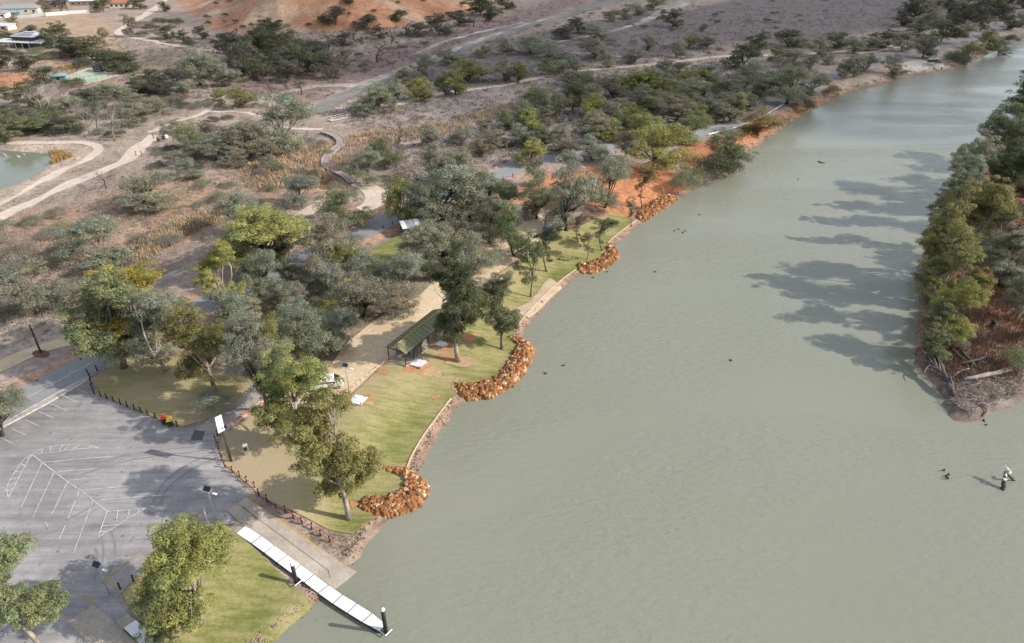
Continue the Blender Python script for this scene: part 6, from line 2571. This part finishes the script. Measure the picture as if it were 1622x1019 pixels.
MB().tube([(0, .06, -.3), (0, .06, 1.4)], .05, 6).build('post', M['steel'], t)
MB().box((0, -.02, 1.25), (1.05, .05, .32)).build('plate', M['blue'], t)
MB().box((0, -.05, 1.25), (.8, .012, .05)).build('white_stripe', M['line'], t)
# stump and scattered logs further up
log('stump', [(1584, 455, 0), (1584, 452, 1.6)], .55, .4, (0.08, .065, .055), 'burnt black stump on the rusty grass of the point', 'stump')
log('stump', [(1571, 520, 0), (1571, 519, 1.3)], .45, .36, (0.06, .05, .045), 'short charred stump near the fallen trunks', 'stump')

# snag with birds in the river
def water_log(pts, r0, r1, colr, label):
    W = [G(a, b, z) for a, b, z in pts]
    t = thing('river_snag', label, 'snag', tuple(W[0]))
    q = catmull([w - W[0] for w in W], 4)
    rr = np.random.default_rng(5)
    MB().tube(q + rr.normal(0, .04, q.shape), np.linspace(r0, r1, len(q)), 7).build('trunk', M['bark'], t, True, color=(*colr, 1))
    return t


water_log([(1587, 778, -.2), (1590, 768, .5), (1592, 756, 1.2), (1594, 746, 1.7)], .28, .2, (.10, .085, .075), 'dark leaning snag with perched white birds in the river')
water_log([(1595, 752, .9), (1602, 757, .5), (1609, 763, -.2)], .18, .1, (.08, .07, .06), 'dark low snag limb touching the river beside the bird snag')
water_log([(1603, 760, .1), (1605, 756, .7)], .06, .03, (.08, .07, .06), 'short upright twig on the low snag limb')
for px, py, z in ((1496, 745, 0), (1503, 752, .1), (1499.5, 755, .1), (1502, 758, 0)):
    water_log([(px - .6, py + 1, -.25), (px, py - 1.5, .45)], .16, .06, (.04, .036, .034), 'small black snag stub breaking the river surface')
for o in bpy.data.objects:
    if o.get('label') == 'small black snag stub breaking the river surface':
        o['group'] = 'black snag stubs in the open river'


def bird(px, py, z, s, mat, label, group, rz):
    b = G(px, py, z)
    t = thing('water_bird', label, 'bird', tuple(b), rz, group)
    MB().tube([(-.42, 0, .10), (-.3, 0, .16), (-.1, 0, .20), (.15, 0, .22), (.3, 0, .24), (.36, 0, .27)], [.03, .10, .17, .18, .12, .06], 10).build('body', mat, t, True)
    MB().tube([(.30, 0, .26), (.40, 0, .42), (.38, 0, .58), (.44, 0, .64), (.50, 0, .64)], [.07, .05, .045, .065, .04], 8).build('neck', mat, t, True)
    MB().tube([(.50, 0, .64), (.72, 0, .58)], [.03, .01], 5).build('bill', M['yellow'], t)
    t.scale = (s, s, s)


bird(1595, 745, 1.8, 0.95, M['bird_white'], 'white bird perched on top of the dark river snag', None, 2.0)
bird(1599, 750.5, 0.85, 0.8, M['bird_white'], 'white bird on the low limb of the river snag', None, .5)
bird(1592.5, 754.5, 1.35, 0.8, M['bird_white'], 'white bird halfway down the dark river snag', None, 1.2)
bird(1591.5, 761.5, 0.9, 0.85, M['bird_white'], 'white bird lowest on the dark river snag', None, 3.4)
for px, py in ((1067.8, 367), (1075, 364.5), (1081.5, 370), (1085, 367), (1037.5, 432), (892, 580.5), (864, 593), (939, 441), (961, 432), (1108, 341.5), (1157, 572), (1264, 285), (1558, 668), (1562, 674)):
    bird(px, py, -.12, .8, M['bird_dark'], 'small dark duck swimming on the open river', 'dark ducks on the river', random.random() * 6)
for px, py in ((38, 246), (30, 249), (9, 247), (5, 245)):
    bird(px, py, 1.58, .9, M['bird_white'], 'small white bird on the pond by the reeds', 'white birds on the pond', random.random() * 6)
water_log([(1296, 256, .0), (1301, 257.5, .12), (1307, 258.5, .0)], .22, .12, (.05, .045, .04), 'dark floating log in mid river')

# ------------------------------------------------------------------ ground cover nobody could count
def excluded(x, y, margin=0.3):
    bad = np.zeros(x.shape, bool)
    for e in EXCL:
        x0, y0 = e.min(0) - margin
        x1, y1 = e.max(0) + margin
        k = np.where((x > x0) & (x < x1) & (y > y0) & (y < y1) & ~bad)[0]
        if len(k):
            d = seg_dist(x[k], y[k], e)
            bad[k] |= inside(x[k], y[k], e) | (d < margin)
    return bad


def scatter_px(poly_px, n, seed, margin=0.3):
    r = np.random.default_rng(seed)
    pp = np.array(poly_px, float)
    x = r.uniform(pp[:, 0].min(), pp[:, 0].max(), n * 3)
    y = r.uniform(pp[:, 1].min(), pp[:, 1].max(), n * 3)
    k = inside(x, y, pp)
    x, y = x[k][:n], y[k][:n]
    B = PB(x, y, 4)
    ok = ~excluded(B[:, 0], B[:, 1], margin)
    ok &= np.maximum(sdf(B[:, 0], B[:, 1], LAND), sdf(B[:, 0], B[:, 1], ISL)) > 0.8
    ok &= sdf(B[:, 0], B[:, 1], POND) < -0.5
    return B[ok]


def tufts(name, B, rad, per, L, cols, seed, label, droop=0.0, flatz=0.55, cat='scrub'):
    r = np.random.default_rng(seed)
    n = len(B)
    rd = r.uniform(rad[0], rad[1], n) * (1 + 0.5 * (r.random(n) > 0.85))
    C = B + np.stack([np.zeros(n), np.zeros(n), rd * 0.25], 1)
    cb = np.array(cols)[r.integers(len(cols), size=n)] * r.uniform(0.8, 1.2, (n, 1))

    def colf(ci, N):
        return cb[ci] * r.uniform(0.78, 1.25, (N, 1))
    V, Fc, cc = leaf_cloud(r, C, rd, np.full(n, per), L, colf, droop, flatz, 0.15, 0.5)
    o = link(name, mesh_np(name, V, Fc, M['scrub'], False, cc))
    return tag(o, label, cat, None, 'stuff')


SC = [(0.37, 0.31, 0.265), (0.31, 0.28, 0.22), (0.40, 0.32, 0.26), (0.25, 0.25, 0.17), (0.42, 0.285, 0.19), (0.34, 0.31, 0.28)]
B = scatter_px([(-60, 560), (-60, 140), (160, 130), (420, 150), (560, 190), (640, 200), (620, 300), (520, 340), (420, 400), (300, 430), (200, 470), (150, 520), (60, 545)], 5600, 21)
tufts('saltbush_scrub', B, (0.35, 1.0), 26, 0.20, SC, 31, 'low grey and rusty saltbush covering the floodplain beside the pond')
B = scatter_px([(-60, 150), (-60, 60), (300, 60), (420, 60), (800, 20), (900, -15), (1700, -15), (1622, 30), (1300, 110), (1230, 140), (900, 250), (640, 300), (560, 200), (420, 160)], 11000, 22)
tufts('saltbush_scrub', B, (0.6, 2.1), 24, 0.38, [(0.30, 0.265, 0.25), (0.19, 0.165, 0.155), (0.155, 0.142, 0.125), (0.215, 0.18, 0.16), (0.13, 0.127, 0.10), (0.17, 0.125, 0.115)], 32, 'low mauve brown saltbush covering the far floodplain')
B = scatter_px([(290, -8), (820, -8), (780, 14), (680, 36), (500, 52), (350, 52)], 420, 23)
tufts('hill_scrub', B, (0.4, 0.9), 16, 0.3, [(0.15, 0.10, 0.07), (0.12, 0.11, 0.08)], 33, 'tiny dark bushes dotted over the red hill')


def reeds(name, B, hgt, per, cols, seed, label, spread=0.5, w=0.07):
    r = np.random.default_rng(seed)
    n = len(B)
    ci = np.repeat(np.arange(n), per)
    N = len(ci)
    p = B[ci] + np.c_[r.normal(0, spread, (N, 2)), np.zeros(N)]
    h = r.uniform(hgt[0], hgt[1], N)
    az = r.uniform(0, 6.28, N)
    b = np.stack([np.cos(az), np.sin(az), np.zeros(N)], 1) * (w * r.uniform(0.6, 1.5, N))[:, None]
    t = p + np.c_[r.normal(0, 0.22, (N, 2)) * h[:, None], h]
    V = np.stack([p - b, p + b, t + b * .4, t - b * .4], 1).reshape(-1, 3)
    V[:, 2] -= 0.03
    c = np.array(cols)[r.integers(len(cols), size=n)][ci] * r.uniform(0.75, 1.25, (N, 1))
    o = link(name, mesh_np(name, V, np.arange(N * 4).reshape(-1, 4), M['scrub'], False, np.repeat(c, 4, 0)))
    return tag(o, label, 'grass', None, 'stuff')


TANC = [(0.46, 0.345, 0.225), (0.40, 0.29, 0.185), (0.52, 0.40, 0.265), (0.37, 0.255, 0.16)]
B = scatter_px([(560, 216), (700, 196), (812, 164), (830, 176), (700, 216), (600, 232), (545, 262), (520, 300), (400, 300), (380, 270), (470, 240), (520, 232)], 1500, 24)
reeds('dry_reeds', B, (0.7, 1.5), 12, TANC, 41, 'tan dry reeds beside the boardwalk')
B = scatter_px([(220, 385), (250, 368), (300, 345), (350, 335), (345, 350), (300, 372), (250, 400), (215, 428)], 700, 25)
reeds('dry_reeds', B, (0.8, 1.7), 12, TANC, 42, 'tan dry reeds in the hollow behind the roadside trees')
B = scatter_px([(40, 243), (62, 241), (100, 244), (112, 250), (96, 254), (66, 268), (52, 262), (88, 250)], 240, 26, 0)
reeds('dry_reeds', B, (0.9, 1.8), 14, [(0.42, 0.27, 0.12), (0.36, 0.24, 0.10)], 43, 'golden reeds on the edge of the pond')
B = scatter_px([(1455, 575), (1458, 430), (1500, 330), (1545, 262), (1622, 215), (1700, 300), (1700, 570), (1600, 600), (1530, 600), (1490, 600)], 2600, 27)
reeds('dry_grass', B, (0.35, 0.9), 10, [(0.31, 0.175, 0.10), (0.25, 0.15, 0.095), (0.33, 0.21, 0.13), (0.20, 0.135, 0.10)], 44, 'rusty dry grass under the trees on the point', 0.5, 0.06)
B = scatter_px([(1455, 580), (1470, 560), (1622, 560), (1622, 630), (1530, 666), (1505, 658)], 1100, 28)
tufts('leaf_litter', B, (0.15, 0.55), 14, 0.14, [(0.26, 0.20, 0.17), (0.17, 0.13, 0.11), (0.38, 0.33, 0.29), (0.15, 0.15, 0.08)], 34, 'grey twigs and litter over the tip of the point')
B = scatter_px([(1180, 240), (1268, 185), (1330, 152), (1420, 124), (1500, 110), (1560, 86), (1622, 56), (1622, 50), (1500, 102), (1330, 140), (1240, 180)], 900, 29)
reeds('bank_grass', B, (0.4, 1.0), 9, [(0.33, 0.21, 0.11), (0.24, 0.16, 0.09), (0.15, 0.14, 0.07)], 45, 'dry tan grass along the upstream water line')
B = scatter_px([(446, 812), (520, 824), (556, 838), (600, 835), (575, 880), (556, 893), (500, 862)], 260, 30)
tufts('bank_litter', B, (0.10, 0.30), 10, 0.10, [(0.24, 0.18, 0.13), (0.15, 0.12, 0.09), (0.14, 0.15, 0.06)], 35, 'sparse weeds and litter on the bare bank beside the boat ramp')

UC = [(0.36, 0.315, 0.26), (0.33, 0.29, 0.25), (0.25, 0.225, 0.18), (0.20, 0.20, 0.14), (0.27, 0.225, 0.19), (0.17, 0.175, 0.115), (0.30, 0.26, 0.21)]
B = scatter_px([(-60, 215), (-60, 140), (120, 150), (330, 140), (430, 165), (520, 215), (470, 300), (360, 330), (240, 360), (150, 300), (240, 262), (200, 215)], 1250, 51)
tufts('undergrowth', B, (0.6, 1.7), 70, 0.22, UC, 52, 'grey green undergrowth between the trees beside the pond')
B = scatter_px([(-60, 540), (-60, 370), (100, 330), (220, 330), (300, 360), (240, 420), (170, 480), (120, 510)], 640, 53)
tufts('undergrowth', B, (0.5, 1.6), 80, 0.20, UC, 54, 'grey brown undergrowth behind the power pole')
B = scatter_px([(230, 60), (320, 55), (560, 62), (700, 40), (800, 20), (820, 40), (640, 100), (520, 130), (380, 140), (300, 130), (340, 90)], 520, 55)
tufts('undergrowth', B, (1.0, 2.2), 60, 0.34, [(0.13, 0.125, 0.10), (0.11, 0.11, 0.085), (0.17, 0.14, 0.12)], 56, 'dark undergrowth at the foot of the red hill')
B = scatter_px([(820, 215), (860, 150), (930, 125), (1240, 110), (1240, 160), (1130, 205), (940, 245)], 420, 57)
tufts('undergrowth', B, (0.7, 1.6), 60, 0.28, [(0.17, 0.165, 0.12), (0.21, 0.185, 0.14), (0.14, 0.145, 0.095)], 58, 'grey green undergrowth in the grove beside the road')

# twigs and roots strewn over the tip of the point
B = scatter_px([(1456, 580), (1475, 570), (1530, 585), (1622, 585), (1622, 628), (1560, 656), (1530, 664), (1508, 657), (1490, 615)], 520, 61)
rt = np.random.default_rng(62)
tw = MB()
for p in B:
    a, L = rt.uniform(0, 6.28), rt.uniform(0.4, 2.2)
    e = p + np.array([math.cos(a) * L, math.sin(a) * L, rt.uniform(-.05, .45)])
    m = (p + e) / 2 + rt.normal(0, .12, 3)
    q = rt.uniform(.02, .07)
    tw.tube([p + [0, 0, .05], m + [0, 0, .12], e + [0, 0, .05]], [q, q * .8, q * .4], 4, cap=False)
o = tw.build('twigs', M['bark'], None, color=(.38, .33, .30, 1))
tag(o, 'tangle of grey twigs and roots over the tip of the point', 'twigs', None, 'stuff')

# ------------------------------------------------------------------ unseen cloud added sunward to shade the far plain, grove and upstream forest
m_, nt_, b_ = new_mat('shade_cloud')
b_.inputs['Base Color'].default_value = (0.9, 0.9, 0.9, 1)
b_.inputs['Roughness'].default_value = 1.0
tr_ = nt_.nodes.new('ShaderNodeBsdfTransparent')
mx_ = nt_.nodes.new('ShaderNodeMixShader')
mx_.inputs[0].default_value = 0.56
nt_.links.new(b_.outputs[0], mx_.inputs[1])
nt_.links.new(tr_.outputs[0], mx_.inputs[2])
nt_.links.new(mx_.outputs[0], nt_.nodes['Material Output'].inputs['Surface'])


def shade_cloud(sx, sy, rx, ry, seed, alt=900.0):
    r = np.random.default_rng(seed)
    bm = bmesh.new()
    bmesh.ops.create_icosphere(bm, subdivisions=5, radius=1.0)
    V = np.array([v.co for v in bm.verts])
    k = 1 + 0.20 * fbm(V[:, 0] * 30 + seed * 9, V[:, 1] * 30 + V[:, 2] * 17, 14.0) + 0.08 * fbm(V[:, 1] * 30, V[:, 0] * 30 + V[:, 2] * 23, 5.0)
    Q = V * k[:, None] * np.array([rx, ry, 95.0])
    Q[:, 2] = np.where(Q[:, 2] < 0, Q[:, 2] * 0.35, Q[:, 2])
    c = np.array([sx, sy, 0]) + np.array(sun_vec) * (alt / sun_vec.z)
    for v, q in zip(bm.verts, Q):
        v.co = q
    me = bpy.data.meshes.new('shade_cloud')
    bm.to_mesh(me)
    bm.free()
    me.polygons.foreach_set('use_smooth', np.ones(len(me.polygons), bool))
    me.materials.append(m_)
    return struct(link('shade_cloud', me, None, tuple(c)))


shade_cloud(215, 480, 380, 265, 1)
